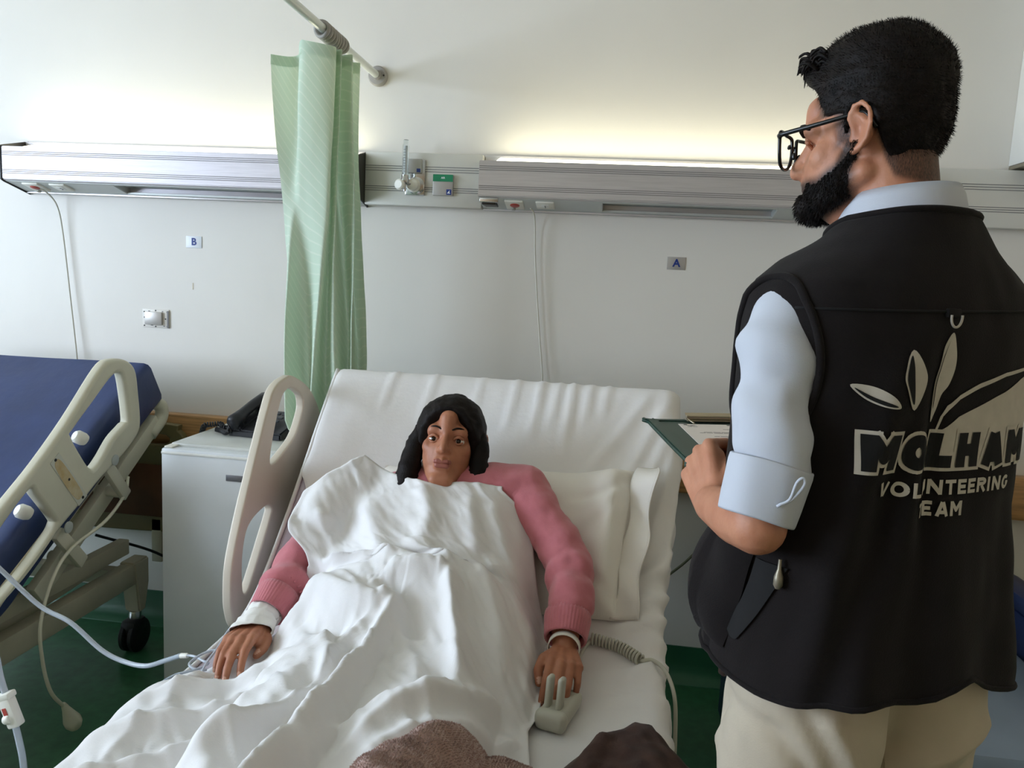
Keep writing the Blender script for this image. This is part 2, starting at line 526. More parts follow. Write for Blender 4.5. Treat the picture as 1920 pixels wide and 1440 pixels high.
# ---------------------------------------------------------------- signs and wall plates
def sign(letter, x, z, w, h, m, label):
    r = empty('bed_sign', (x, Y1, z), label, 'sign')
    part('plate', box2('plate', (x - w / 2, Y1 - .0025, z - h / 2), (x + w / 2, Y1, z + h / 2), m, None, .0008), r)
    part('letter', text('letter', letter, .036, wall_at(x + .0005, Y1 - .0030, z), 'blue_print', offset=.0011), r)
sign('B', -1.559, 1.491, .062, .043, 'sign_white', 'small white wall sign with blue letter B')
sign('A', .203, 1.493, .062, .043, 'sign_grey', 'small grey wall sign with blue letter A')

mat('old_plate', (190, 196, 196), 0.5, rgb2=(170, 176, 176), vscale=60, var=.1)
sk = empty('wall_socket', (-1.713, Y1, 1.199), 'small painted-over square wall plate with brushed metal cover', 'wall plate')
P = lambda n, o: part(n, o, sk)
P('back_plate', box2('back_plate', (-1.767, Y1 - .004, 1.165), (-1.659, Y1, 1.234), 'wall_paint', None, .0015))
P('right_rim', box2('right_rim', (-1.667, Y1 - .006, 1.165), (-1.659, Y1 - .004, 1.230), 'groove_dark', None, .0008))
P('cover', box2('cover', (-1.752, Y1 - .014, 1.176), (-1.684, Y1 - .004, 1.224), 'sign_grey', None, .0015))
for (dx, dz) in ((-.046, .024), (.047, .026), (.047, -.028), (-.046, -.028), (.0, .03), (.0, -.03), (.04, 0), (-.045, .003)):
    P('screw', lathe('screw', [(.0028, 0), (.0028, .0012)], (-1.713 + dx, Y1 - .004, 1.199 + dz), (0, -1, 0), 'black_cap', segs=10))
for (dx, dz, w, h) in ((-.03, .027, .008, .003), (.025, .028, .006, .003), (-.02, -.026, .01, .003), (.03, -.027, .008, .003)):
    P('chip', box2('chip', (-1.713 + dx, Y1 - .0046, 1.199 + dz - h / 2), (-1.713 + dx + w, Y1 - .004, 1.199 + dz + h / 2), 'groove_dark', None, 0))
tag(box2('wall_mark', (-1.566, Y1 - .0008, 1.315), (-1.562, Y1, 1.34), 'brass_dull', None, 0), 'tiny brown scuff on the wall under sign B', 'scuff')

# ---------------------------------------------------------------- wall-hung cabinet at the right
wc = empty('wall_cabinet', (1.55, Y1, 1.85), 'cream wall-hung cupboard cut off at the frame, above the trunking panel', 'cabinet')
P = lambda n, o: part(n, o, wc)
P('body', box2('body', (1.222, 2.44, 1.846), (1.95, 2.7195, 2.62), 'white_enamel', None, .003))
P('base_strip', box2('base_strip', (1.224, 2.442, 1.834), (1.948, 2.7195, 1.846), 'brass_dull', None, .002))
P('cabinet_door', box2('cabinet_door', (1.226, 2.424, 1.85), (1.584, 2.44, 2.616), 'white_enamel', None, .003))
P('cabinet_door', box2('cabinet_door', (1.588, 2.424, 1.85), (1.946, 2.44, 2.616), 'white_enamel', None, .003))
# ================================================================== curtain rail and curtain
mat('rail_white', (214, 218, 212), 0.3, metal=0.2)
mat('ring_grey', (150, 146, 140), 0.45)
cm = mat('curtain_cloth', (190, 218, 190), 0.8, bump=0.15, bscale=500)
nt = cm.node_tree
b = nt.nodes['Principled BSDF']
tcn = nt.nodes.new('ShaderNodeTexCoord'); wv = nt.nodes.new('ShaderNodeTexWave'); wv.wave_type = 'BANDS'; wv.bands_direction = 'DIAGONAL'
wv.inputs['Scale'].default_value = 22; wv.inputs['Distortion'].default_value = 0.4
rp = nt.nodes.new('ShaderNodeValToRGB'); rp.color_ramp.elements[0].position = 0.9; rp.color_ramp.elements[1].position = 0.97
rp.color_ramp.elements[0].color = lin((206, 222, 204)); rp.color_ramp.elements[1].color = lin((222, 232, 216))
nt.links.new(tcn.outputs['Object'], wv.inputs['Vector']); nt.links.new(wv.outputs['Fac'], rp.inputs[0]); nt.links.new(rp.outputs[0], b.inputs['Base Color'])
tl = nt.nodes.new('ShaderNodeBsdfTranslucent'); tl.inputs[0].default_value = lin((214, 230, 208))
mxs = nt.nodes.new('ShaderNodeMixShader'); mxs.inputs[0].default_value = 0.28
nt.links.new(b.outputs[0], mxs.inputs[1]); nt.links.new(tl.outputs[0], mxs.inputs[2])
nt.links.new(mxs.outputs[0], nt.nodes['Material Output'].inputs[0])

RX, RZ = -0.888, 2.091
cr = empty('curtain_rail', (RX, 2.72, RZ), 'white metal curtain rail fixed to the wall by a round flange', 'curtain rail')
P = lambda n, o: part(n, o, cr)
P('rail', cyl('rail', (RX + .02, 2.70, RZ), (RX - .03, ROOM_Y0 + .002, RZ), .0125, 'rail_white'))
P('flange', lathe('flange', [(.034, 0), (.034, .012), (.030, .018), (.016, .02), (.016, .034)], (RX + .02, 2.7195, RZ), (0, -1, 0), 'ring_grey', segs=28))
P('flange_screw', lathe('flange_screw', [(.004, 0), (.003, .002)], (RX + .02 + .024, 2.702, RZ), (0, -1, 0), 'black_cap', segs=10))
cu_root = empty('curtain', (-.90, 2.30, .42), 'pale green privacy curtain gathered in folds beside the patient bed', 'curtain')
P = lambda n, o: part(n, o, cu_root)
for k in range(9):
    y = 2.205 + k * .019
    ring = [(RX + .016 + (y - 2.3) * .01 + .019 * cos(a), y + .004 * sin(a * 2 + k), RZ - .004 + .021 * sin(a)) for a in np.linspace(0, 2 * pi, 24, endpoint=False)]
    vs, fs = sweep(ring, .0062, 8, closed=True)
    P('curtain_ring', mesh('curtain_ring', vs, fs, 'ring_grey'))
# gathered cloth: a zig-zag section that changes on its way down
def zig(t):
    """section points at height fraction t (0 top .. 1 bottom)"""
    n = 9
    top = [(-1.035, 2.225), (-.975, 2.275), (-.925, 2.195), (-.835, 2.205), (-.880, 2.275), (-.822, 2.24), (-.88, 2.315), (-.810, 2.285), (-.86, 2.365), (-.815, 2.36)]
    low = [(-1.005, 2.305), (-.975, 2.240), (-.955, 2.335), (-.905, 2.232), (-.885, 2.345), (-.835, 2.245), (-.838, 2.36), (-.785, 2.275), (-.80, 2.38), (-.765, 2.33)]
    bot = [(-.918, 2.30), (-.910, 2.245), (-.898, 2.32), (-.880, 2.245), (-.872, 2.33), (-.855, 2.25), (-.85, 2.35), (-.836, 2.28), (-.84, 2.40), (-.83, 2.35)]
    pts = []
    for i, (a, b_, c) in enumerate(zip(top, low, bot)):
        w = float(sstep(0.0, 0.62, t)); w2 = float(sstep(0.685, 0.745, t))
        x = a[0] + (b_[0] - a[0]) * w; y = a[1] + (b_[1] - a[1]) * w
        x += (c[0] - x) * w2; y += (c[1] - y) * w2
        x += .012 * sin(5 * t + i * 1.9) * (1 - w2) * sin(pi * min(1, t * 1.2))
        y += .008 * sin(4 * t + i * 2.3)
        pts.append((x, y, 0))
    return catmull(pts, 9)
rows = 60; vs, fs = [], []
ztop, zbot = 2.052, .43
for r in range(rows + 1):
    t = r / rows
    sec = zig(t)
    L = len(sec)
    for j, p in enumerate(sec):
        u = j / (L - 1)
        droop = .03 * max(0, 1 - u * 8) + .012 * abs(sin(u * 4.5 * pi)) if r < 6 else 0
        z = ztop - droop * (1 - r / 6 if r < 6 else 0) - (ztop - zbot) * t
        w = .003 * noise.noise(V((p.x * 30, p.y * 30, z * 6)))
        vs.append((p.x + w, p.y + w, z))
for r in range(rows):
    for j in range(L - 1):
        a = r * L + j
        fs.append((a, a + 1, a + L + 1, a + L))
co = mesh('curtain_cloth', vs, fs, 'curtain_cloth')
P('curtain_cloth', co)
# stitched header tape and a hook eyelet
hd = []; hf = []
sec = zig(0.0)
for j, p in enumerate(sec):
    u = j / (L - 1)
    droop = .03 * max(0, 1 - u * 8) + .012 * abs(sin(u * 4.5 * pi))
    for k, dz in enumerate((0.001, -.034)):
        q = V((p.x, p.y, ztop - droop * (1 - (0 if k == 0 else .034 / 1.62 * 10)) + dz))
        hd.append(q + V((0, -.0016, 0)))
for j in range(L - 1):
    hf.append((2 * j, 2 * j + 2, 2 * j + 3, 2 * j + 1))
P('header_tape', mesh('header_tape', hd, hf, 'curtain_cloth'))
P('eyelet', lathe('eyelet', [(.008, 0), (.008, .003), (.004, .004)], (-.895, 2.199, 2.022), (.1, -1, 0), 'ring_grey', segs=16))

# ================================================================== small refrigerator and telephone
mat('fridge_white', (216, 220, 224), 0.3, var=0.04, vscale=5)
mat('fridge_top', (205, 206, 202), 0.4, rgb2=(176, 178, 172), var=.1, vscale=4)
mat('badge_grey', (112, 112, 116), 0.4, metal=0.3)
mat('phone_black', (28, 29, 34), 0.38)
mat('phone_key', (70, 72, 78), 0.5)
fr = empty('refrigerator', (-1.155, 2.45, 0), 'small white refrigerator with grey badge between the two beds', 'refrigerator')
P = lambda n, o: part(n, o, fr)
P('cabinet', box2('cabinet', (-1.352, 2.235, .03), (-.955, 2.655, .832), 'fridge_white', None, .006))
P('top_panel', box2('top_panel', (-1.35, 2.215, .832), (-.957, 2.655, .850), 'fridge_top', None, .005))
P('refrigerator_door', box2('refrigerator_door', (-1.360, 2.175, .035), (-.952, 2.232, .840), 'fridge_white', None, .007))
P('door_trim', box2('door_trim', (-1.358, 2.172, .822), (-.954, 2.20, .8305), 'white_enamel', None, .002))
P('badge', box2('badge', (-1.145, 2.172, .753), (-1.082, 2.1765, .772), 'badge_grey', None, .001))
for (x, y) in ((-1.33, 2.26), (-.98, 2.26), (-1.33, 2.62), (-.98, 2.62)):
    P('foot', cyl('foot', (x, y, 0), (x, y, .035), .016, 'black_cap'))
P('hinge_cap', box2('hinge_cap', (-1.352, 2.18, .840), (-1.325, 2.225, .846), 'white_plastic', None, .002))

ph = empty('telephone', (-1.15, 2.44, .85), 'black desk telephone with coiled cord on top of the small refrigerator', 'telephone')
R3 = Matrix.Translation((-1.148, 2.44, .851)) @ Matrix.Rotation(radians(-8), 4, 'Z')
def PH(n, o):
    o.data.transform(R3); return part(n, o, ph)
PH('base', prism_x('base', [(-.085, 0), (.095, 0), (.095, .062), (.07, .066), (-.085, .022)], -.085, .115, 'phone_black', .005))
PH('cradle', prism_x('cradle', [(-.088, .015), (.10, .04), (.10, .078), (.06, .082), (-.06, .04), (-.088, .03)], -.088, -.03, 'phone_black', .006))
hs = []
for (y, z, r) in ((-.095, .042, .020), (-.085, .048, .026), (-.062, .056, .024), (-.035, .070, .018), (.02, .090, .0175), (.06, .100, .019), (.085, .100, .026), (.105, .096, .025), (.113, .092, .018)):
    hs.append(((-.058, y, z), r))
vs, fs = sweep([p for p, r in hs], [r for p, r in hs], 16)
PH('handset', mesh('handset', vs, fs, 'phone_black'))
PH('mouthpiece', cyl('mouthpiece', (-.058, -.075, .05), (-.058, -.066, .028), .024, 'phone_black'))
PH('earpiece', cyl('earpiece', (-.058, .09, .095), (-.058, .10, .07), .024, 'phone_black'))
sl = math.atan2(.044, .155)
for i in range(4):
    for j in range(3):
        y = -.05 + i * .026; x = .01 + j * .026
        PH('key', box('key', (x, y, .024 + (y + .085) * .284 + .010), (.017, .013, .006), 'phone_key', None, .0015, Euler((sl, 0, 0)).to_matrix()))
# coiled cord: a helix from the handset over the fridge edge
def coil(name, pts, R, r, turns, m, parent=None, segs=6, per=12):
    path = catmull(pts, 24)
    n = len(path); d = [0.0]
    for a, b_ in zip(path[:-1], path[1:]):
        d.append(d[-1] + (b_ - a).length)
    tot = d[-1]; N = turns * per; out = []
    j = 0; nrm = None
    for k in range(N + 1):
        s = tot * k / N
        while j < n - 2 and d[j + 1] < s: j += 1
        f = (s - d[j]) / max(1e-9, d[j + 1] - d[j])
        p = path[j].lerp(path[j + 1], f); t = (path[j + 1] - path[j]).normalized()
        if nrm is None: nrm = t.orthogonal().normalized()
        nrm = (nrm - t * nrm.dot(t)).normalized(); bb = t.cross(nrm)
        a = 2 * pi * k / per
        out.append(p + (nrm * cos(a) + bb * sin(a)) * R)
    vs, fs = sweep(out, r, segs)
    return mesh(name, vs, fs, m, parent)
part('coiled_cord', coil('coiled_cord', [(-1.225, 2.36, .885), (-1.245, 2.40, .872), (-1.275, 2.405, .868), (-1.30, 2.43, .874), (-1.325, 2.425, .872), (-1.352, 2.42, .866), (-1.375, 2.44, .83)], .0075, .0026, 26, 'phone_black'), ph)
part('coiled_cord', coil('coiled_cord', [(-1.222, 2.345, .872), (-1.245, 2.36, .862), (-1.27, 2.385, .861), (-1.30, 2.40, .862)], .0065, .0026, 15, 'phone_black'), ph)
# ================================================================== empty bed B beside the window
mat('blue_vinyl', (44, 60, 104), 0.38, var=0.12, vscale=8, bump2=0.12, bscale2=14)
mat('bed_cream', (206, 202, 182), 0.4, var=0.06, vscale=7)
mat('bed_cream_metal', (186, 180, 158), 0.42, var=0.08, vscale=10)
mat('rust_label', (178, 148, 96), 0.6, rgb2=(196, 184, 152), var=.2, vscale=26)
mat('label_grey', (190, 190, 178), 0.5)
mat('bolt_grey', (168, 172, 168), 0.45)
mat('rubber_black', (20, 21, 24), 0.5)
mat('headboard_olive', (112, 100, 64), 0.45, var=.1)
mat('board_brown', (98, 58, 36), 0.5, var=.25, vscale=12)
bB = empty('hospital_bed', (-2.03, 1.5, 0), 'empty hospital bed with raised blue vinyl mattress and cream side rail', 'hospital bed')
P = lambda n, o: part(n, o, bB)
# mattress: bent slab, flat part + raised back
def slab(path, thick, xa, xb, wrinkle=None, nx=40, edge=.02, name='mattress', m='blue_vinyl'):
    """path: list of (y,z) of the underside, from foot to head"""
    P2 = catmull([(0, y, z) for y, z in path], 8)
    n = len(P2); rows = []
    for i, p in enumerate(P2):
        t = (P2[min(i + 1, n - 1)] - P2[max(i - 1, 0)]).normalized()
        up = V((0, -t.z, t.y))
        ring = []
        for (x, h) in [(xa + edge * .3, 0)] + [(xa, edge)] + [(xa, thick - edge), (xa + edge * .3, thick - edge * .3), (xa + edge, thick)] + \
                [(xa + edge + (xb - xa - 2 * edge) * k / nx, thick) for k in range(1, nx)] + \
                [(xb - edge, thick), (xb - edge * .3, thick - edge * .3), (xb, thick - edge), (xb, edge), (xb - edge * .3, 0)]:
            w = wrinkle(x, p.y, i / (n - 1)) if (wrinkle and h > edge) else 0
            q = p + up * (h + w); q.x = x
            ring.append(q)
        rows.append(ring)
    k = len(rows[0]); vs = [v for r in rows for v in r]; fs = []
    for i in range(n - 1):
        for j in range(k):
            j2 = (j + 1) % k
            fs.append((i * k + j, i * k + j2, (i + 1) * k + j2, (i + 1) * k + j))
    fs.append(tuple(range(k))); fs.append(tuple(reversed(range((n - 1) * k, n * k))))
    o = mesh(name, vs, fs, m)
    bm = bmesh.new(); bm.from_mesh(o.data); bmesh.ops.recalc_face_normals(bm, faces=bm.faces); bm.to_mesh(o.data); bm.free()
    return flat_angle(o, 45)
def wrB(x, y, t):
    w = .006 * noise.noise(V((x * 3, y * 3, 1)))
    a = math.exp(-((y - 1.80) / .13) ** 2)
    w += a * .012 * (noise.noise(V((x * 3.0, y * 22, 4.2))) + .5 * sin(y * 75 + x * 4))
    return w
mb = slab([(.45, .405), (.9, .405), (1.4, .405), (1.68, .41), (1.80, .445), (1.90, .515), (2.05, .615), (2.25, .745), (2.42, .85), (2.545, .925)], .155, -2.50, -1.58, wrB)
P('mattress', mb)
# deck under the mattress
dk = slab([(.42, .365), (.9, .365), (1.4, .365), (1.68, .37), (1.80, .405), (1.90, .47), (2.05, .565), (2.25, .69), (2.42, .795), (2.53, .868)], .035, -2.46, -1.62, None, nx=2, edge=.006, m='bed_cream_metal')
P('deck', dk)
# cream side member under the raised back
def bar(name, p0, p1, w, h, m, bev=.004, upv=(0, 0, 1)):
    p0, p1 = V(p0), V(p1); d = p1 - p0; L = d.length; y = d.normalized(); z = V(upv); x = y.cross(z).normalized(); z = x.cross(y)
    rot = Matrix((x, y, z)).transposed()
    return box(name, (p0 + p1) / 2, (w, L, h), m, None, bev, rot)
P('back_frame_bar', bar('back_frame_bar', (-1.605, 1.93, .435), (-1.605, 2.535, .845), .03, .06, 'bed_cream'))
P('back_frame_bar', bar('back_frame_bar', (-2.475, 1.93, .435), (-2.475, 2.535, .845), .03, .06, 'bed_cream'))
P('back_frame_end', tube('back_frame_end', [(-1.605, 2.50, .80), (-1.60, 2.56, .85), (-1.60, 2.565, .89), (-1.61, 2.545, .91)], .024, 'bed_cream', smooth_n=6))
# base frame, legs and castors
for x in (-1.655, -2.42):
    P('base_beam', bar('base_beam', (x, .55, .30), (x, 2.49, .30), .05, .075, 'bed_cream_metal'))
    P('upper_beam', bar('upper_beam', (x - .02, .6, .40), (x - .02, 2.45, .40), .04, .055, 'bed_cream_metal'))
    for y in (2.475, .57):
        P('leg', prism_x('leg', [(y - .045, .345), (y + .045, .345), (y + .045, .25), (y + .02, .15), (y - .015, .15), (y - .03, .26)], x - .03, x + .03, 'bed_cream_metal', .006))
        cw = P('castor_fork', lathe('castor_fork', [(.02, 0), (.022, .01), (.022, .03), (.014, .036)], (x, y, .15), (0, 0, -1), 'chrome'))
        for dx in (-.017, .017):
            P('castor_wheel', lathe('castor_wheel', [(.02, -.011), (.055, -.011), (.061, -.006), (.061, .006), (.055, .011), (.02, .011)], (x + dx, y - .005, .0612), (1, 0, 0), 'rubber_black', segs=28))
        P('castor_cover', box2('castor_cover', (x - .03, y - .05, .07), (x + .03, y + .03, .125), 'rubber_black', None, .015))
for y in (2.42, 1.45, .62):
    P('cross_beam', bar('cross_beam', (-2.42, y, .30), (-1.655, y, .30), .05, .05, 'bed_cream_metal'))
P('lift_strut', bar('lift_strut', (-1.72, 2.40, .37), (-1.72, 1.86, .33), .04, .05, 'bed_cream_metal'))
P('actuator', cyl('actuator', (-1.80, 1.95, .42), (-1.84, 2.36, .52), .028, 'rubber_black'))
# headboard
P('headboard', plate('headboard', [round_poly([(-.40, 0), (.40, 0), (.46, .05), (.46, .33), (.43, .395), (.36, .42), (-.36, .42), (-.43, .395), (-.46, .33), (-.46, .05)], 3),
                                  round_poly([(.24, .34), (.38, .34), (.38, .375), (.24, .375)], 3), round_poly([(-.38, .34), (-.24, .34), (-.24, .375), (-.38, .375)], 3)],
                    .03, .006, wall_at(-2.0, 2.635, .40), 'headboard_olive'))
P('headboard_panel', box2('headboard_panel', (-2.40, 2.612, .46), (-1.60, 2.62, .66), 'board_brown', None, .002))
for x in (-1.66, -2.40):
    P('headboard_post', box2('headboard_post', (x - .02, 2.62, .28), (x + .02, 2.65, .45), 'bed_cream_metal', None, .003))
# side rail
XB = -1.53
outer = [(2.175, 1.106), (2.245, 1.096), (2.288, 1.061), (2.303, .986), (2.312, .887), (2.290, .842), (2.216, .795), (2.107, .745), (2.034, .702), (1.932, .646), (1.838, .586), (1.741, .526), (1.653, .470), (1.54, .445), (1.477, .49), (1.48, .56), (1.537, .615), (1.632, .693), (1.735, .771), (1.849, .85), (1.976, .953), (2.117, 1.084)]
h1 = [(2.200, 1.060), (2.224, 1.040), (2.246, .912), (2.230, .893), (2.173, .862), (2.118, .812), (2.080, .786), (2.062, .790), (2.034, .822), (1.984, .900), (1.992, .918), (2.078, .984), (2.16, 1.046)]
h2 = [(1.822, .787), (1.843, .764), (1.905, .682), (1.910, .663), (1.879, .633), (1.779, .565), (1.66, .510), (1.57, .492), (1.535, .53), (1.575, .585), (1.628, .632), (1.734, .725)]
sr = P('side_rail', plate('side_rail', [round_poly(outer, 5), round_poly(h1, 5), round_poly(h2, 5)], .036, .012, Matrix.Translation((XB, 0, 0)) @ YZ, 'bed_cream', res=3))
P('label_patch', plate('label_patch', [[(1.893, .842), (1.928, .866), (2.040, .712), (2.003, .690)]], .002, .0004, Matrix.Translation((XB + .0185, 0, 0)) @ YZ, 'label_grey'))
P('rust_patch', plate('rust_patch', [round_poly([(1.910, .838), (1.934, .842), (2.012, .738), (2.014, .716), (1.995, .712), (1.960, .75), (1.92, .81)], 4)], .0022, .0004, Matrix.Translation((XB + .0192, 0, 0)) @ YZ, 'rust_label'))
for (y, z) in ((1.913, .848), (1.964, .780), (2.020, .712)):
    P('label_screw', lathe('label_screw', [(.005, 0), (.004, .002)], (XB + .019, y, z), (1, 0, 0), 'rubber_black', segs=10))
for (y, z) in ((2.172, .790), (1.958, .640)):
    P('rail_bolt', lathe('rail_bolt', [(.017, 0), (.017, .003), (.014, .004)], (XB + .0175, y, z), (1, 0, 0), 'bolt_grey', segs=22))
for (a, b_) in (((2.17, .768), (2.262, .648)), ((1.945, .625), (2.048, .500))):
    P('rail_arm', bar('rail_arm', (XB - .008, a[0], a[1]), (XB - .008, b_[0], b_[1]), .022, .042, 'bed_cream', .006, (0, 1, .8)))
    P('arm_pivot', cyl('arm_pivot', (XB - .01, b_[0] - .015, b_[1] + .015), (-1.63, b_[0] - .015, b_[1] + .015), .018, 'bed_cream'))
for (y, z) in ((2.105, .862), (1.872, .700)):
    P('rail_knob', lathe('rail_knob', [(.016, 0), (.02, .01), (.02, .03), (.014, .038)], (XB - .03, y, z), (-.2, -.35, .25), 'white_plastic', segs=18))
0 and P('rail_guide', bar('rail_guide', (XB - .03, 1.86, .61), (XB - .03, 2.28, .895), .02, .05, 'bed_cream'))
# nurse call cord of bed B: from the socket down the wall, behind the bed
tag(tube('call_cable', [(-2.128, 2.63, 1.665), (-2.105, 2.66, 1.645), (-2.088, 2.690, 1.60), (-2.075, 2.700, 1.50), (-2.05, 2.700, 1.25), (-2.025, 2.695, 1.02), (-2.01, 2.69, .80), (-2.0, 2.66, .60)], .0032, 'cord_white', segs=8),
    'thin white cord hanging down the wall from the light above bed B', 'cord')
# pear push on its cable hanging off bed B's rail
pp = empty('call_button', (-1.49, 1.93, .03), 'cream pear-shaped call button hanging by its cable above the green floor', 'call button')
P = lambda n, o: part(n, o, pp)
P('cable', tube('cable', [(-1.555, 2.30, .70), (-1.535, 2.25, .655), (-1.51, 2.12, .61), (-1.51, 1.97, .575), (-1.505, 1.885, .52), (-1.50, 1.825, .41), (-1.495, 1.822, .30), (-1.492, 1.845, .20), (-1.49, 1.895, .125)], .0052, 'cream_plastic', segs=8))
P('bulb', lathe('bulb', [(.006, -.012), (.009, 0), (.011, .012), (.018, .04), (.024, .062), (.024, .078), (.018, .092), (.006, .098)], (-1.49, 1.895, .128), (.02, .42, -.9), 'cream_plastic', segs=22))
tag(tube('power_cable', [(-1.60, 1.52, .62), (-1.61, 1.62, .44), (-1.61, 1.70, .36), (-1.61, 1.78, .40), (-1.62, 1.83, .44)], .005, 'cream_plastic', segs=8), 'loop of cream cable hanging under the empty blue bed', 'cable')
tag(tube('floor_cable', [(-1.75, 2.40, .45), (-1.62, 2.56, .34), (-1.50, 2.64, .22), (-1.42, 2.66, .16), (-1.36, 2.67, .14)], .005, 'rubber_black', segs=8), 'black power cable looping low on the wall behind the refrigerator', 'cable')
# ================================================================== bed A with the patient's linen
mat('sheet_cotton', (226, 223, 222), 0.85, sheen=0.15, bump=0.12, bscale=420, bump2=0.10, bscale2=22)
mat('cover_cotton', (226, 224, 224), 0.85, sheen=0.15, bump=0.10, bscale=420, bump2=0.10, bscale2=18)
mat('pillow_cotton', (230, 225, 218), 0.85, sheen=0.15, bump=0.12, bscale=420, bump2=0.10, bscale2=20)
mat('mauve_vinyl', (178, 166, 176), 0.25, coat=0.4, bump2=0.2, bscale2=16)
mat('bed_beige', (214, 204, 188), 0.42, var=.03)
mat('piping_white', (226, 224, 222), 0.3)
TOP = [(.25, .60), (.7, .60), (1.1, .60), (1.45, .60), (1.58, .608), (1.68, .655), (1.80, .755), (1.95, .90), (2.08, 1.03), (2.19, 1.135)]
_c = catmull([(0, a, b_) for a, b_ in TOP], 16)
BC = np.array([(p.y, p.z) for p in _c])
BD = np.r_[0, np.cumsum(np.linalg.norm(np.diff(BC, axis=0), axis=1))]
BT = np.gradient(BC, axis=0); BT /= np.linalg.norm(BT, axis=1)[:, None]
BN = np.stack([-BT[:, 1], BT[:, 0]], 1)
VMAX = BD[-1]
def bedS(x, v, h):
    """point over the mattress: x across, v along from the foot, h off the surface"""
    x = np.asarray(x, float); v = np.asarray(v, float)
    over = np.maximum(v - VMAX, 0); vv = np.minimum(v, VMAX)
    y = np.interp(vv, BD, BC[:, 0]); z = np.interp(vv, BD, BC[:, 1])
    ny = np.interp(vv, BD, BN[:, 0]); nz = np.interp(vv, BD, BN[:, 1])
    return np.stack(np.broadcast_arrays(x, y + ny * h + nz * over, z + nz * h - ny * over), -1)
def fbm(P, sc, seed=0.0, octv=3, ax=(1, 1)):
    out = np.empty(len(P))
    for i, (a, b_) in enumerate(P):
        out[i] = noise.fractal(V((a * sc * ax[0], b_ * sc * ax[1], seed)), 1.0, 2.0, octv)
    return out
def grid_mesh(name, PT, m, parent=None, solid=0.0):
    nu, nv = PT.shape[:2]
    idx = np.arange(nu * nv).reshape(nu, nv)
    f = np.stack([idx[:-1, :-1], idx[1:, :-1], idx[1:, 1:], idx[:-1, 1:]], -1).reshape(-1, 4)
    o = mesh(name, PT.reshape(-1, 3).tolist(), f.tolist(), m, parent)
    if solid:
        md = o.modifiers.new('thickness', 'SOLIDIFY'); md.thickness = solid; md.offset = 1.0
    return o
def ridge(X, Vv, pts, amp, w, kind=2.0, amp_end=None, side=0.0):
    """fold along a polyline in (x, v); side steepens one flank"""
    best = np.full(X.shape, 1e9); sgn = np.zeros(X.shape); par = np.zeros(X.shape)
    q = catmull([(a, b_, 0) for a, b_ in pts], 5)
    n = len(q) - 1
    for k, (a, b_) in enumerate(zip(q[:-1], q[1:])):
        dx, dv = b_.x - a.x, b_.y - a.y; L2 = dx * dx + dv * dv + 1e-12
        t = np.clip(((X - a.x) * dx + (Vv - a.y) * dv) / L2, 0, 1)
        ex, ev = X - a.x - t * dx, Vv - a.y - t * dv
        d = np.sqrt(ex * ex + ev * ev); c = dx * ev - dv * ex
        mkk = d < best
        best = np.where(mkk, d, best); sgn = np.where(mkk, np.sign(c), sgn); par = np.where(mkk, (k + t) / n, par)
    ww = w * (1 + side * sgn)
    taper = np.minimum(1, np.minimum(par, 1 - par) * 6 + .25)
    A = amp * taper
    return A * np.exp(-(best / ww) ** kind)

bA = empty('hospital_bed', (-.33, 1.25, 0), 'hospital bed with raised back and beige side rail, patient lying in it', 'hospital bed')
P = lambda n, o: part(n, o, bA)
XL, XR = -.80, .145
def flare(v):
    return .045 * sstep(1.45, 2.0, v)
# mattress
ve = np.concatenate([np.linspace(0, 1.2, 14), np.linspace(1.25, VMAX - .075, 26)])
secs = []
for v in ve:
    xr = XR + float(flare(v)) - .008
    pts = [(XL + .01, -.13), (XL, -.115), (XL, -.02), (XL + .006, -.006), (XL + .02, 0)] + [(XL + .02 + (xr - XL - .04) * k / 12, 0) for k in range(1, 12)] + [(xr - .02, 0), (xr - .006, -.006), (xr, -.02), (xr, -.115), (xr - .01, -.13)]
    secs.append([tuple(bedS(x, v, h)) for x, h in pts])
k = len(secs[0]); vs = [p for s in secs for p in s]; fs = []
for i in range(len(ve) - 1):
    for j in range(k):
        j2 = (j + 1) % k
        fs.append((i * k + j, (i + 1) * k + j, (i + 1) * k + j2, i * k + j2))
fs.append(tuple(range(k))); fs.append(tuple(reversed(range((len(ve) - 1) * k, len(ve) * k))))
mo = P('mattress', mesh('mattress', vs, fs, 'mauve_vinyl'))
bm = bmesh.new(); bm.from_mesh(mo.data); bmesh.ops.recalc_face_normals(bm, faces=bm.faces); bm.to_mesh(mo.data); bm.free(); flat_angle(mo, 50)
P('piping', tube('piping', [tuple(bedS(XL + .004, v, -.002)) for v in np.linspace(.02, VMAX - .02, 40)], .006, 'piping_white', smooth_n=2, segs=8))
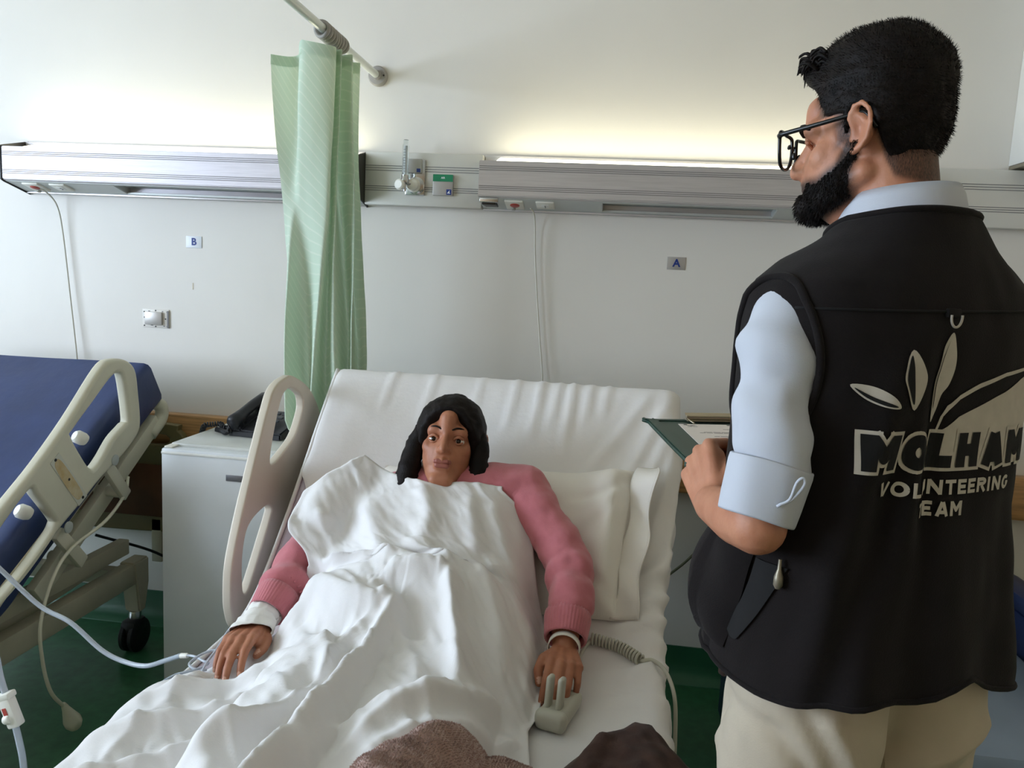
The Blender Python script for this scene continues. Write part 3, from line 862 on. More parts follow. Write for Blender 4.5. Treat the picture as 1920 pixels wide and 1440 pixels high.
# deck, frame, legs
secs = []
for v in ve:
    pts = [(XL + .03, -.135), (XL + .03, -.165), (XR - .03, -.165), (XR - .03, -.135)]
    secs.append([tuple(bedS(x, v, h)) for x, h in pts])
vs = [p for s in secs for p in s]; fs = [(i * 4 + j, (i + 1) * 4 + j, (i + 1) * 4 + (j + 1) % 4, i * 4 + (j + 1) % 4) for i in range(len(ve) - 1) for j in range(4)]
P('deck', mesh('deck', vs, fs, 'bed_cream_metal', smooth=False))
for x in (XL + .08, XR - .08):
    P('base_beam', bar('base_beam', (x, .35, .26), (x, 2.28, .26), .05, .07, 'bed_cream_metal'))
    P('upper_beam', bar('upper_beam', (x, .35, .395), (x, 2.25, .395), .04, .05, 'bed_cream_metal'))
    for y in (.42, 2.20):
        P('leg', box2('leg', (x - .025, y - .03, .11), (x + .025, y + .03, .42), 'bed_cream_metal', None, .005))
        P('castor_wheel', lathe('castor_wheel', [(.02, -.016), (.055, -.016), (.06, -.008), (.06, .008), (.055, .016), (.02, .016)], (x, y, .0602), (1, 0, 0), 'rubber_black', segs=24))
for y in (.42, 1.3, 2.2):
    P('cross_beam', bar('cross_beam', (XL + .08, y, .26), (XR - .08, y, .26), .05, .05, 'bed_cream_metal'))
# beige side rail with two grips, tilted with the back
XA = -.872
outer = [(1.965, 1.118), (2.020, 1.112), (2.124, 1.066), (2.200, .992), (2.222, .925), (2.175, .845), (2.080, .742), (1.969, .640), (1.845, .560), (1.75, .520), (1.690, .530), (1.662, .585), (1.658, .646), (1.668, .71), (1.71, .803), (1.775, .92), (1.847, 1.044), (1.890, 1.097)]
h1 = [(1.965, 1.082), (2.005, 1.082), (2.062, 1.056), (2.078, 1.028), (2.070, 1.000), (2.022, .946), (1.940, .912), (1.885, .898), (1.866, .912), (1.890, .985), (1.930, 1.060)]
h2 = [(1.852, .792), (1.880, .776), (1.868, .752), (1.835, .710), (1.778, .640), (1.744, .604), (1.724, .606), (1.716, .635), (1.716, .70), (1.732, .752), (1.76, .777), (1.81, .79)]
P('side_rail', plate('side_rail', [round_poly(outer, 6), round_poly(h1, 6), round_poly(h2, 6)], .024, .005, Matrix.Translation((XA, 0, 0)) @ YZ, 'bed_beige', res=3))
P('rail_latch', box('rail_latch', (XA + .028, 2.150, .905), (.03, .035, .05), 'bed_beige', None, .008, Euler((radians(40), 0, 0)).to_matrix()))
P('rail_latch', box('rail_latch', (XA + .026, 2.128, .865), (.026, .05, .018), 'bed_beige', None, .005, Euler((radians(40), 0, 0)).to_matrix()))
P('rail_mount', bar('rail_mount', (XA + .03, 2.12, .83), (XA + .03, 1.93, .62), .03, .045, 'bed_cream_metal'))
P('rail_mount', bar('rail_mount', (XA + .035, 2.145, .86), (XA + .035, 2.145, .60), .03, .04, 'bed_cream_metal'))
P('rail_post', cyl('rail_post', (XA + .02, 2.0, .66), (XL + .05, 2.0, .62), .018, 'bed_cream_metal'))
P('rail_post', cyl('rail_post', (XA + .02, 1.82, .585), (XL + .05, 1.82, .56), .018, 'bed_cream_metal'))

# fitted sheet, wrapped over the head end and down the window-less side
NV, NU = 150, 120
vv = np.linspace(.0, VMAX + .12, NV); uu = np.linspace(0, 1, NU)
U, Vg = np.meshgrid(uu, vv, indexing='ij')
xl = np.interp(Vg, [0, .95, 1.2, 1.45, 1.60, 1.72, 1.82, 3], [-.80, -.80, -.73, -.735, -.745, -.77, -.83, -.83])
arcR = XR + flare(Vg) + .34
A_ = xl + (arcR - xl) * U
XRv = XR + flare(Vg)
dn = np.maximum(A_ - (XRv - .03), 0)               # arc length past the start of the rounded right edge
ang = np.minimum(dn / .045, pi / 2)
X = np.minimum(A_, XRv - .03) + .045 * np.sin(ang)
Hh = -.045 * (1 - np.cos(ang)) - np.maximum(dn - .045 * pi / 2, 0)
dl = np.maximum((XL + .03) - A_, 0)
X = np.where(A_ < XL + .03, XL + .03 - np.minimum(dl, .035), X); Hh = np.where(A_ < XL + .03, -np.maximum(dl - .02, 0) * .9, Hh)
flat2 = np.stack([A_.ravel(), Vg.ravel()], 1)
wr = .0035 * fbm(flat2, 5, 2.0).reshape(A_.shape)
hb = sstep(1.45, 1.9, Vg)
# pulled pleats at the head end
for i, (xx, a, L) in enumerate([(-.62, .006, .16), (-.5, .005, .2), (-.36, .004, .14), (-.26, .006, .2), (-.19, .007, .22), (-.14, .006, .18), (-.10, .008, .26), (-.05, .006, .16), (0.0, .006, .13)]):
    wr += ridge(A_, Vg, [(xx, VMAX + .08), (xx + .004, VMAX), (xx - .01, VMAX - L)], a, .009)
# diagonal tension folds from the right head corner
for (a, b_, am, w) in [((.165, 2.10), (.00, 1.70), .010, .013), ((.185, 2.06), (.07, 1.72), .012, .013), ((.19, 2.0), (.115, 1.62), .012, .012), ((.20, 1.92), (.15, 1.55), .010, .012), ((.12, 2.12), (-.06, 1.80), .007, .013)]:
    wr += ridge(A_, Vg, [a, ((a[0] + b_[0]) / 2 + .01, (a[1] + b_[1]) / 2), b_], am, w)
# sideways wrinkles at the bend
for (v0, v1, xa, xb, am) in [(1.60, 1.52, .20, .06, .010), (1.53, 1.46, .21, .05, .012), (1.47, 1.40, .20, .03, .012), (1.41, 1.36, .20, .06, .009), (1.36, 1.28, .20, .08, .009), (1.30, 1.27, .18, .0, .006), (1.22, 1.16, .18, .02, .005), (1.66, 1.56, .22, .12, .009), (1.10, 1.06, .2, .08, .005)]:
    wr += ridge(A_, Vg, [(xa, v0), ((xa + xb) / 2, (v0 * .6 + v1 * .4)), (xb, v1)], am, .012, side=.3)
corner = .05 * np.clip((np.abs((X - (XL + XRv) / 2)) / ((XRv - XL) / 2) - .62) / .38, 0, 1) ** 2
Vp = Vg - corner * sstep(VMAX - .45, VMAX, Vg)
# roll over the head end
over = np.maximum(Vp - (VMAX - .05), 0); an2 = np.minimum(over / .055, pi / 2 + .25)
Ve = np.minimum(Vp, VMAX - .05) + .055 * np.sin(an2)
Hend = -.055 * (1 - np.cos(an2)) - np.maximum(over - .055 * (pi / 2), 0) * .96
PT = bedS(X, Ve, Hh + Hend + .005 + wr)
# pull out sideways wrinkles on the right flank
PT[..., 0] += np.where(dn > .03, wr * .8 + .014 * (fbm(np.stack([A_.ravel() * .25, Vg.ravel()], 1), 11, 6.0, 2).reshape(A_.shape)) * sstep(.03, .10, dn), 0)
fsheet = grid_mesh('fitted_sheet', PT, 'sheet_cotton', None, .0015)
tag(fsheet, 'white fitted sheet stretched over the raised mattress of the patient bed', 'bed sheet')

# ---------------------------------------------------------------- pillow
pil = empty('pillow', tuple(bedS(-.27, 1.62, .01)), 'plump white pillow with an open flap end, propped behind the patient', 'pillow')
NA, NB = 70, 50
th = np.linspace(0, 2 * pi, NA, endpoint=False)
def pillow_pt(a, b_, top):
    e = (1 - np.abs(a) ** 3.2) * (1 - np.abs(b_) ** 3.0)
    t = np.power(np.maximum(e, 0), .55)
    return t
ga = np.linspace(-1, 1, NA); gb = np.linspace(-1, 1, NB)
Aa, Bb = np.meshgrid(ga, gb, indexing='ij')
sx = np.sign(Aa) * np.abs(Aa); 
halfw = .335 * (1 - .05 * (1 - Bb ** 2) * 0); 
xp = -.258 + .335 * Aa * (1 - .035 * (1 - Bb ** 2)) - .018 * (Bb < 0) * 0 + .022 * (Bb)
vp = 1.615 + .205 * Bb * (1 - .05 * (1 - Aa ** 2)) + .02 * Aa
T_ = pillow_pt(Aa, Bb, 1)
fl = np.stack([xp.ravel(), vp.ravel()], 1)
wn_ = (.006 * fbm(fl, 7, 9.0, 3).reshape(xp.shape) + .004 * fbm(fl, 16, 3.0, 2).reshape(xp.shape)) * np.minimum(1, T_ * 2)
squash = 1 - .62 * sstep(.04, -.06, xp)
for (p0, p1, p2, am) in [((.07, 1.80), (.02, 1.74), (-.05, 1.72), -.010), ((.065, 1.76), (0, 1.66), (-.06, 1.60), -.006), ((.05, 1.45), (-.0, 1.50), (-.05, 1.52), -.006), ((.02, 1.78), (.0, 1.70), (-.01, 1.60), -.006)]:
    wn_ += ridge(xp, vp, [p0, p1, p2], am, .014)
up_ = bedS(xp, vp, .012 + T_ * .155 * squash + wn_)
dn_ = bedS(xp, vp, .012 - 0 * T_)
o = grid_mesh('case_front', up_, 'pillow_cotton'); part('case_front', o, pil)
o = grid_mesh('case_back', dn_, 'pillow_cotton'); part('case_back', o, pil)
# flap of the pillowcase: a loose tube end past the right side
rows = []
for s in np.linspace(0, 1, 14):
    ring = []
    for b_ in np.linspace(-1, 1, 40):
        x = .062 + .052 * s + .022 * b_ + .006 * sin(b_ * 7 + 2 * s); v = 1.615 + .02 + .205 * b_ * (1 - .02 * s)
        open_ = .030 * (1 - abs(b_) ** 2.5) + .05 * math.exp(-((b_ - .75) / .28) ** 2)
        h = .02 + open_ * (0.55 + .65 * s) + .005 * sin(9 * b_ + 3 * s)
        ring.append(bedS(x, v, h))
    rows.append(ring)
o = grid_mesh('case_flap', np.array(rows), 'pillow_cotton', None, .002); part('case_flap', o, pil)
hem = [rows[-1][j] for j in range(40)]
part('flap_hem', tube('flap_hem', [tuple(p) for p in hem], .0028, 'pillow_cotton', smooth_n=2, segs=6), pil)

# ---------------------------------------------------------------- cover sheet over the patient
def body_h(x, v):
    xc = -.375
    def bump(c, w, hh):
        return hh * np.sqrt(np.maximum(0, 1 - ((x - c) / w) ** 2))
    tor = bump(xc, .275, .245) * sstep(.82, 1.30, v) * (1 - .22 * sstep(1.5, 1.8, v))
    lg = np.maximum(bump(xc - .095, .125, .150), bump(xc + .10, .125, .150)) * (1 - .12 * sstep(.6, .2, v))
    mid = .10 * np.exp(-((x - xc) / .12) ** 2)
    # covered arm on the window side
    armc = np.interp(v, [1.30, 1.40, 1.50, 1.70, 1.85], [-.68, -.68, -.668, -.60, -.555])
    armh = np.interp(v, [1.33, 1.38, 1.5, 1.7, 1.85], [.0, .175, .225, .22, .20])
    arm = armh * np.sqrt(np.maximum(0, 1 - ((x - armc) / .12) ** 2))
    k = 40.0
    return np.log(np.exp(k * tor) + np.exp(k * lg) + np.exp(k * mid) + np.exp(k * arm) + np.exp(k * .012)) / k - .028
NVc, NUc = 300, 210
vc = np.linspace(.02, 1.0, NVc); uc = np.linspace(0, 1, NUc)
U, W_ = np.meshgrid(uc, vc, indexing='ij')
vtop = np.interp(U, [0, .10, .22, .36, .6, .85, 1], [1.60, 1.66, 1.715, 1.69, 1.645, 1.665, 1.67])
Vc = W_ * vtop
aL = np.interp(Vc, [0, .70, .82, .90, .97, 1.02, 1.05, 1.07, 1.15, 1.22, 1.31, 1.355, 1.385, 1.42, 1.45, 1.475, 1.52, 1.6, 1.70, 1.76],
               [-1.14, -1.12, -1.06, -.99, -.87, -.80, -.75, -.700, -.697, -.683, -.662, -.648, -.630, -.640, -.672, -.690, -.697, -.690, -.668, -.65])
aR = np.interp(Vc, [0, .5, .9, 1.0, 1.065, 1.15, 1.29, 1.43, 1.614, 1.66], [.02, -.03, -.085, -.10, -.085, -.088, -.085, -.125, -.16, -.23])
ker = np.array([1, 4, 6, 4, 1]) / 16.0
for _ in range(2):
    pad = np.pad(aL, ((0, 0), (2, 2)), 'edge'); aL = sum(ker[i] * pad[:, i:i + aL.shape[1]] for i in range(5))
Ac = aL + (aR - aL) * U
XE = XL + .005
d = np.maximum(XE - Ac, 0)
Xc = np.where(Ac < XE, XE - .052 * (1 - np.exp(-d / .05)), Ac)
drop = np.where(Ac < XE, -(d - .055 * (1 - np.exp(-d / .055))), 0)
Hc = body_h(Ac, Vc)
FOLDS = [
    # pts (x, v), amplitude, width, sharpness, side
    ([(-.302, 1.232), (-.262, 1.105), (-.222, .970)], .030, .020, 1.5, .35),
    ([(-.425, 1.215), (-.363, 1.226), (-.300, 1.230)], .024, .022, 1.6, .3),
    ([(-.425, 1.215), (-.36, 1.16), (-.325, 1.08)], -.020, .030, 2, 0),
    ([(-.385, 1.17), (-.405, 1.0), (-.423, .837), (-.434, .70), (-.44, .50)], .034, .026, 1.5, .45),
    ([(-.455, 1.10), (-.455, .95), (-.470, .80), (-.485, .62)], -.026, .030, 2, 0),
    ([(-.425, 1.125), (-.463, 1.03), (-.455, .93), (-.500, .800), (-.56, .745), (-.68, .70)], .022, .016, 1.4, .3),
    ([(-.665, 1.312), (-.59, 1.235), (-.500, 1.165), (-.43, 1.140), (-.39, 1.17)], .026, .024, 1.5, .4),
    ([(-.60, 1.19), (-.53, 1.12), (-.46, 1.10)], -.018, .030, 2, 0),
    ([(-.497, 1.075), (-.470, 1.01), (-.458, .93)], .016, .014, 1.5, 0),
    ([(-.275, 1.34), (-.215, 1.25), (-.165, 1.13), (-.14, 1.02)], .016, .030, 2, 0),
    ([(-.225, 1.44), (-.175, 1.34), (-.14, 1.22)], .012, .022, 2, 0),
    ([(-.725, 1.075), (-.690, 1.13), (-.640, 1.19), (-.57, 1.22)], .022, .020, 1.5, .2),
    ([(-.86, .93), (-.75, .985), (-.66, 1.02), (-.56, 1.06)], .020, .020, 1.6, .2),
    ([(-.90, .80), (-.76, .86), (-.64, .93), (-.56, 1.02)], .024, .024, 1.6, .2),
    ([(-.90, .70), (-.74, .73), (-.62, .83), (-.54, .93)], .022, .020, 1.5, -.2),
    ([(-.85, .62), (-.70, .64), (-.58, .70), (-.52, .80)], .020, .022, 1.6, 0),
    ([(-.225, .965), (-.265, .895), (-.335, .845), (-.39, .78)], .018, .020, 1.5, .3),
    ([(-.14, 1.03), (-.21, .93), (-.30, .84), (-.36, .74)], .014, .018, 1.5, 0),
    ([(-.11, .96), (-.18, .88), (-.26, .79), (-.33, .70)], .014, .020, 1.6, 0),
    ([(-.40, 1.46), (-.335, 1.36), (-.305, 1.25)], .014, .028, 2, 0),
    ([(-.56, 1.62), (-.50, 1.50), (-.455, 1.36), (-.43, 1.24)], .018, .026, 1.7, .3),
    ([(-.63, 1.55), (-.585, 1.45), (-.555, 1.34)], .016, .022, 1.7, 0),
    ([(-.66, 1.44), (-.60, 1.40), (-.53, 1.37), (-.47, 1.33)], .016, .018, 1.6, .3),
    ([(-.70, 1.53), (-.64, 1.50), (-.59, 1.50)], -.012, .02, 2, 0),
    ([(-.25, 1.62), (-.20, 1.50), (-.165, 1.38)], .012, .022, 2, 0),
    ([(-.42, 1.64), (-.38, 1.56), (-.37, 1.46)], .012, .024, 2, 0),
    ([(-.30, 1.63), (-.28, 1.54), (-.25, 1.44)], .010, .02, 2, 0),
    ([(-.13, 1.28), (-.12, 1.16), (-.115, 1.04)], .010, .016, 1.6, 0),
]
Wf = np.zeros_like(Ac)
for pts, am, w, kd, sd in FOLDS:
    Wf += ridge(Ac, Vc, pts, am * 1.25, w, kd, side=sd)
fl = np.stack([Ac.ravel(), Vc.ravel()], 1)
rot = np.stack([fl[:, 0] * .8 + fl[:, 1] * .6, -fl[:, 0] * .6 + fl[:, 1] * .8], 1)
nz1 = fbm(rot, 1.0, 5.5, 3, (16, 4.5)).reshape(Ac.shape)
nz2 = fbm(fl, 9, 1.5, 3).reshape(Ac.shape)
nz3 = fbm(rot, 1.0, 9.5, 3, (38, 13)).reshape(Ac.shape)
Wf += .0075 * (1 - 2 * np.abs(nz1)) * (.55 + .45 * sstep(1.5, 1.2, Vc)) + .004 * nz2 + .0028 * (1 - 2.4 * np.abs(nz3)) * (.4 + .6 * sstep(.2, -.2, nz2)) * (.3 + .7 * sstep(1.45, 1.15, Vc))
# hanging flutes on the overhang
Wfl = .018 * np.sin(Vc * 26 + 2 * np.sin(Vc * 9)) * sstep(0, .12, d)
edge = np.minimum(1, np.minimum(U * (aR - aL), (1 - U) * (aR - aL)) / .03)
hemroll = .006 * np.exp(-((np.minimum(U, 1 - U) * (aR - aL)) / .010) ** 2)
topedge = np.exp(-((1 - W_) / .012) ** 2)
Hc = Hc + Wf * (0.35 + .65 * edge) + hemroll + .006 * topedge
Hc = np.maximum(Hc, .014)
PT = bedS(Xc, Vc, np.where(Ac < XE + .05, Hc * np.exp(-np.maximum(XE + .05 - Ac, 0) / .06) + .012, Hc + .012 * np.exp(-(Ac - XE - .05) / .02)))
PT[..., 2] += drop
PT[..., 0] -= Wfl
PT[..., 2] = np.maximum(PT[..., 2], .12)
cover = grid_mesh('top_sheet', PT, 'cover_cotton', None, .0018)
tag(cover, 'rumpled white top sheet covering the patient and trailing off the bed', 'bed sheet')
# ================================================================== people: shared tools
def capsule(p0, p1, r0, r1, segs=14):
    p0, p1 = V(p0), V(p1); d = p1 - p0; L = max(d.length, 1e-6); t = d / L
    path, rad = [], []
    for a in (-80, -50, -25):
        path.append(p0 + t * r0 * sin(radians(a))); rad.append(r0 * cos(radians(a)))
    path.append(p0); rad.append(r0); path.append(p1); rad.append(r1)
    for a in (25, 50, 80):
        path.append(p1 + t * r1 * sin(radians(a))); rad.append(r1 * cos(radians(a)))
    ref = t.orthogonal().normalized()
    bb = t.cross(ref); vs, fs = [], []
    n = len(path)
    for p, r in zip(path, rad):
        for k in range(segs):
            a = 2 * pi * k / segs
            vs.append(p + (ref * cos(a) + bb * sin(a)) * r)
    for i in range(n - 1):
        for k in range(segs):
            k2 = (k + 1) % segs
            fs.append((i * segs + k, i * segs + k2, (i + 1) * segs + k2, (i + 1) * segs + k))
    fs.append(tuple(reversed(range(segs)))); fs.append(tuple(range((n - 1) * segs, n * segs)))
    return vs, fs
def ellipsoid(c, r, mtx=None, nu=24, nv=16):
    vs, fs = [], []
    for i in range(nv + 1):
        th_ = pi * i / nv
        for k in range(nu):
            a = 2 * pi * k / nu
            s_ = max(sin(th_), 1e-3)
            p = V((r[0] * s_ * cos(a), r[1] * s_ * sin(a), r[2] * cos(th_)))
            if mtx is not None: p = mtx @ p
            vs.append(V(c) + p)
    for i in range(nv):
        for k in range(nu):
            k2 = (k + 1) % nu
            fs.append((i * nu + k, (i + 1) * nu + k, (i + 1) * nu + k2, i * nu + k2))
    fs.append(tuple(range(nu))); fs.append(tuple(reversed(range(nv * nu, (nv + 1) * nu))))
    return vs, fs
def chain(pts, rads, segs=14):
    return [capsule(a, b_, ra, rb, segs) for a, b_, ra, rb in zip(pts[:-1], pts[1:], rads[:-1], rads[1:])]
def joined(pieces):
    vs, fs = [], []
    for v_, f_ in pieces:
        o_ = len(vs); vs += [tuple(p) for p in v_]; fs += [tuple(i + o_ for i in f) for f in f_]
    return vs, fs
def fused(name, pieces, voxel, iters=6, factor=.5, m=None, parent=None):
    """one continuous skin grown over overlapping pieces"""
    vs, fs = joined(pieces)
    me = bpy.data.meshes.new('tmp'); me.from_pydata(vs, [], fs); me.update()
    t_ = bpy.data.objects.new('tmp', me); COL.objects.link(t_)
    r_ = t_.modifiers.new('r', 'REMESH'); r_.mode = 'VOXEL'; r_.voxel_size = voxel; r_.adaptivity = 0.0
    if iters:
        s_ = t_.modifiers.new('s', 'SMOOTH'); s_.iterations = iters; s_.factor = factor
    dg = bpy.context.evaluated_depsgraph_get()
    out_ = bpy.data.meshes.new_from_object(t_.evaluated_get(dg))
    bpy.data.objects.remove(t_); bpy.data.meshes.remove(me)
    out_.name = name
    o_ = link(name, out_, m, parent)
    return o_
def vco(o_):
    a = np.empty(len(o_.data.vertices) * 3); o_.data.vertices.foreach_get('co', a); return a.reshape(-1, 3)
def vno(o_):
    a = np.empty(len(o_.data.vertices) * 3); o_.data.vertices.foreach_get('normal', a); return a.reshape(-1, 3)
def setco(o_, a):
    o_.data.vertices.foreach_set('co', a.ravel()); o_.data.update()
def noise3(Pn, sc, seed=0, octv=3):
    return np.array([noise.fractal(V((p[0] * sc + seed, p[1] * sc - seed, p[2] * sc + 2 * seed)), 1.0, 2.0, octv) for p in Pn])
def frame(loc, fwd, up):
    f_ = V(fwd).normalized(); u_ = V(up); u_ = (u_ - f_ * u_.dot(f_)).normalized(); r_ = f_.cross(u_)
    m_ = Matrix((r_, f_, u_)).transposed().to_4x4(); m_.translation = V(loc); return m_

def head_pieces(F, s=1.0, male=True, zs=1.0):
    L = lambda x, y, z: F @ (V((x, y, z if z > -.03 else -.03 + (z + .03) * zs)) * s)
    R3_ = F.to_3x3() * s
    E = lambda c, r: ellipsoid(L(*c), r, R3_)
    C = lambda a, b_, r0, r1: capsule(L(*a), L(*b_), r0 * s, r1 * s)
    pc = [E((0, -.010, .030), (.073, .082, .089)), E((0, .028, -.030), (.060, .062, .085)), E((0, .038, -.078), (.046, .046, .036)),
          C((-.030, .064, .016), (.030, .064, .016), .021, .021), C((0, .074, .018), (0, .068, .050), .020, .024),
          C((-.05, -.008, -.055), (-.018, .066, -.098), .017, .016), C((.05, -.008, -.055), (.018, .066, -.098), .017, .016),
          C((-.014, .072, -.102), (.014, .072, -.102), .017, .017),
          C((0, .086, .004), (0, .104, -.026), .0075, .0095), C((0, .100, -.026), (0, .103, -.032), .0105, .011),
          C((-.010, .093, -.033), (.010, .093, -.033), .0085, .0085),
          C((-.014, .083, -.058), (.014, .083, -.058), .0085, .0085), C((0, .087, -.057), (0, .088, -.057), .009, .009),
          C((-.012, .082, -.070), (.012, .082, -.070), .009, .009),
          E((-.040, .050, -.020), (.020, .022, .024)), E((.040, .050, -.020), (.020, .022, .024))]
    for sx_ in (-1, 1):
        # ear: rim, fold, bowl and lobe
        e = lambda y, z, dx=0: L(sx_ * (.074 + dx), y, z)
        rim = [e(.000, .002, .004), e(.006, .018, .007), e(.000, .031, .011), e(-.012, .034, .015), e(-.022, .024, .018), e(-.025, .006, .018), e(-.019, -.012, .014), e(-.009, -.022, .009), e(.000, -.026, .005)]
        pc += chain(rim, [.0038 * s] * 5 + [.004 * s, .0042 * s, .005 * s, .0052 * s], 10)
        pc += chain([e(-.004, .022, .008), e(-.013, .012, .012), e(-.015, -.002, .011), e(-.010, -.012, .008)], [.0032 * s] * 4, 10)
        pc.append(ellipsoid(e(-.010, .004, .002), (.009, .015, .025), R3_))
        pc.append(C((sx_ * .072, .002, -.006), (sx_ * .076, .004, -.010), .005, .004))
    return pc
def carve_head(o_, F, s=1.0):
    """press in the eye sockets, philtrum and ear bowls"""
    co = vco(o_); Fi = np.array(F.inverted())
    lc = (co @ Fi[:3, :3].T + Fi[:3, 3]) / s
    push = np.zeros_like(lc)
    for sx_ in (-1, 1):
        d2 = ((lc[:, 0] - sx_ * .031) / .019) ** 2 + ((lc[:, 2] + .003) / .013) ** 2
        w = np.exp(-d2) * (lc[:, 1] > .03)
        push[:, 1] -= .011 * w
        d2 = ((lc[:, 1] + .008) / .008) ** 2 + ((lc[:, 2] - .002) / .013) ** 2
        w = np.exp(-d2) * (sx_ * lc[:, 0] > .076)
        push[:, 0] -= sx_ * .006 * w
    A3 = np.array(F)[:3, :3]
    setco(o_, co + (push * s) @ A3.T)
    return lc

FING = {'index': (.025, .090, (.041, .025, .020), .0096), 'middle': (.005, .095, (.046, .029, .021), .0098), 'ring': (-.014, .090, (.042, .027, .021), .0093), 'pinky': (-.031, .080, (.032, .020, .018), .0082)}
def hand_pieces(wrist, d, n, side, curls, spread=(6, 1, -4, -9), thumb=None, s=1.0, wr=.026, arm=None):
    """side: +1 if the thumb lies along d x n, -1 otherwise. Returns pieces and the nail frames"""
    d = V(d).normalized(); n = V(n); n = (n - d * n.dot(d)).normalized(); t_ = d.cross(n) * side
    W = V(wrist); L = lambda a, b_, c: W + (t_ * a + d * b_ + n * c) * s
    pc, nails = [], []
    pc.append(ellipsoid(L(0, .004, 0), (wr * s, .018 * s, wr * .72 * s), Matrix((t_, d, n)).transposed()))
    for (nm, (a, b_, ph_, r)), cu, sp in zip(FING.items(), curls, spread):
        mcp = L(a, b_, .004 if nm != 'pinky' else 0)
        pc.append(capsule(L(a * .55, .006, 0), mcp, .0125 * s, .0108 * s))
        pc.append(capsule(L(a * .62, .02, -.009), L(a * .98, b_ * .86, -.008), .011 * s, .010 * s))
        pc.append(capsule(mcp, mcp + n * .001, .0112 * s, .0104 * s))
        ang, p, rr = 0.0, mcp, r
        dirs = d * cos(radians(sp)) + t_ * sin(radians(sp))
        for k, (ln, c) in enumerate(zip(ph_, cu)):
            ang += radians(c)
            dd = dirs * cos(ang) - n * sin(ang)
            q = p + dd * ln * s
            r2 = rr * (.90 if k < 2 else .86)
            pc.append(capsule(p, q, rr * s * 1.03, r2 * s))
            if k == 2:
                nn = n * cos(ang) + dirs * sin(ang)
                nails.append((q + nn * r2 * s * .75 + dd * r2 * s * .15, nn.copy(), r2 * s * .85))
            p, rr = q, r2
    th_ = thumb or [(.018, .022, -.006), (.040, .052, -.012), (.052, .080, -.016), (.056, .106, -.020)]
    tp = [L(*q) for q in th_]
    pc += chain(tp, [.0150 * s, .0122 * s, .0104 * s, .0085 * s])
    pc.append(capsule(tp[0], L(.022, .07, -.004), .013 * s, .010 * s))
    dv = (tp[-1] - tp[-2]).normalized(); nn = (n - dv * n.dot(dv)).normalized()
    nails.append((tp[-1] + nn * .0068 * s, nn, .009 * s))
    if arm:
        pc += chain(arm[0], arm[1], 18)
    return pc, nails
def paint_nails(o_, nails, slot=1):
    """faces over the finger tips take the nail material"""
    me = o_.data
    cen = np.empty(len(me.polygons) * 3); me.polygons.foreach_get('center', cen); cen = cen.reshape(-1, 3)
    nor = np.empty(len(me.polygons) * 3); me.polygons.foreach_get('normal', nor); nor = nor.reshape(-1, 3)
    mi = np.zeros(len(me.polygons), int)
    for p, nn, r in nails:
        dd = cen - np.array(p)
        mi[(np.einsum('ij,ij->i', dd, dd) < (r * 1.05) ** 2) & (nor @ np.array(nn) > .72)] = slot
    me.polygons.foreach_set('material_index', mi)

def strands(name, roots, dirs, length, width, m, parent, droop=.3, seed=1):
    """short tapered hairs as thin triangles, one mesh"""
    rnd = random.Random(seed); vs, fs = [], []
    for p, d_ in zip(roots, dirs):
        d_ = (V(d_) + V((rnd.uniform(-1, 1), rnd.uniform(-1, 1), rnd.uniform(-1, 1))) * .28).normalized()
        sd = d_.cross(V((rnd.uniform(-1, 1), rnd.uniform(-1, 1), rnd.uniform(-1, 1)))).normalized() * width
        l_ = length * rnd.uniform(.5, 1.1); p = V(p); k = len(vs)
        mid = p + d_ * l_ * .55; tip = p + d_ * l_ + V((0, 0, -droop * l_ * .4))
        vs += [p - sd, p + sd, mid + sd * .7, mid - sd * .7, tip]
        fs += [(k, k + 1, k + 2, k + 3), (k + 3, k + 2, k + 4)]
    return mesh(name, vs, fs, m, parent)

mat('skin_patient', (176, 118, 88), 0.5, sss=0.08, rgb2=(158, 100, 74), vscale=30, var=.1, bump=.15, bscale=300)
mat('skin_man', (194, 136, 106), 0.5, sss=0.08, rgb2=(176, 116, 88), vscale=26, var=.1, bump=.18, bscale=320)
mat('nail', (206, 158, 136), 0.3)
mat('hair_dark', (24, 16, 13), 0.6, spec=.2, rgb2=(13, 9, 8), vscale=60, stretch=(1, 1, 1), bump=.5, bscale=260)
mat('eye_white', (226, 222, 214), 0.2)
mat('iris_dark', (40, 26, 18), 0.15)
mat('lip', (150, 88, 76), 0.45)
mat('pink_fleece', (196, 116, 124), 0.9, sheen=0.3, bump=0.35, bscale=700, rgb2=(186, 106, 114), var=.1, vscale=40, bump2=.15, bscale2=18)
mat('bandage', (232, 230, 226), 0.55, bump=.2, bscale=220)

# ================================================================== the patient
pat = empty('person', (-.37, 1.45, .60), 'patient in a pink sweater lying in bed under a white sheet', 'person')
HP = frame((-.375, 1.812, 1.002), (.07, -.92, .38), (.02, .38, .92))
body = head_pieces(HP, .97, False)
neck = lambda y, z, x=0: HP @ (V((x, y, z)))
body += chain([neck(-.022, -.05), neck(-.035, -.125), V((-.375, 1.80, .85))], [.050, .050, .06], 20)
sh_l, sh_r = V((-.550, 1.79, .850)), V((-.185, 1.80, .905))
body += chain([sh_l, V((-.375, 1.80, .88)), sh_r], [.045, .075, .045], 18)
spine = [V((-.375, 1.76, .83)), V((-.375, 1.65, .745)), V((-.375, 1.54, .69)), V((-.375, 1.42, .665))]
for dx in (-.075, .075):
    body += chain([p + V((dx, 0, 0)) for p in spine], [.075, .065, .06, .055], 18)
for dx in (-.095, .10):
    body += chain([V((-.375 + dx, 1.42, .662)), V((-.375 + dx, .98, .645)), V((-.375 + dx, .56, .64)), V((-.375 + dx, .50, .66))], [.055, .04, .03, .026], 16)
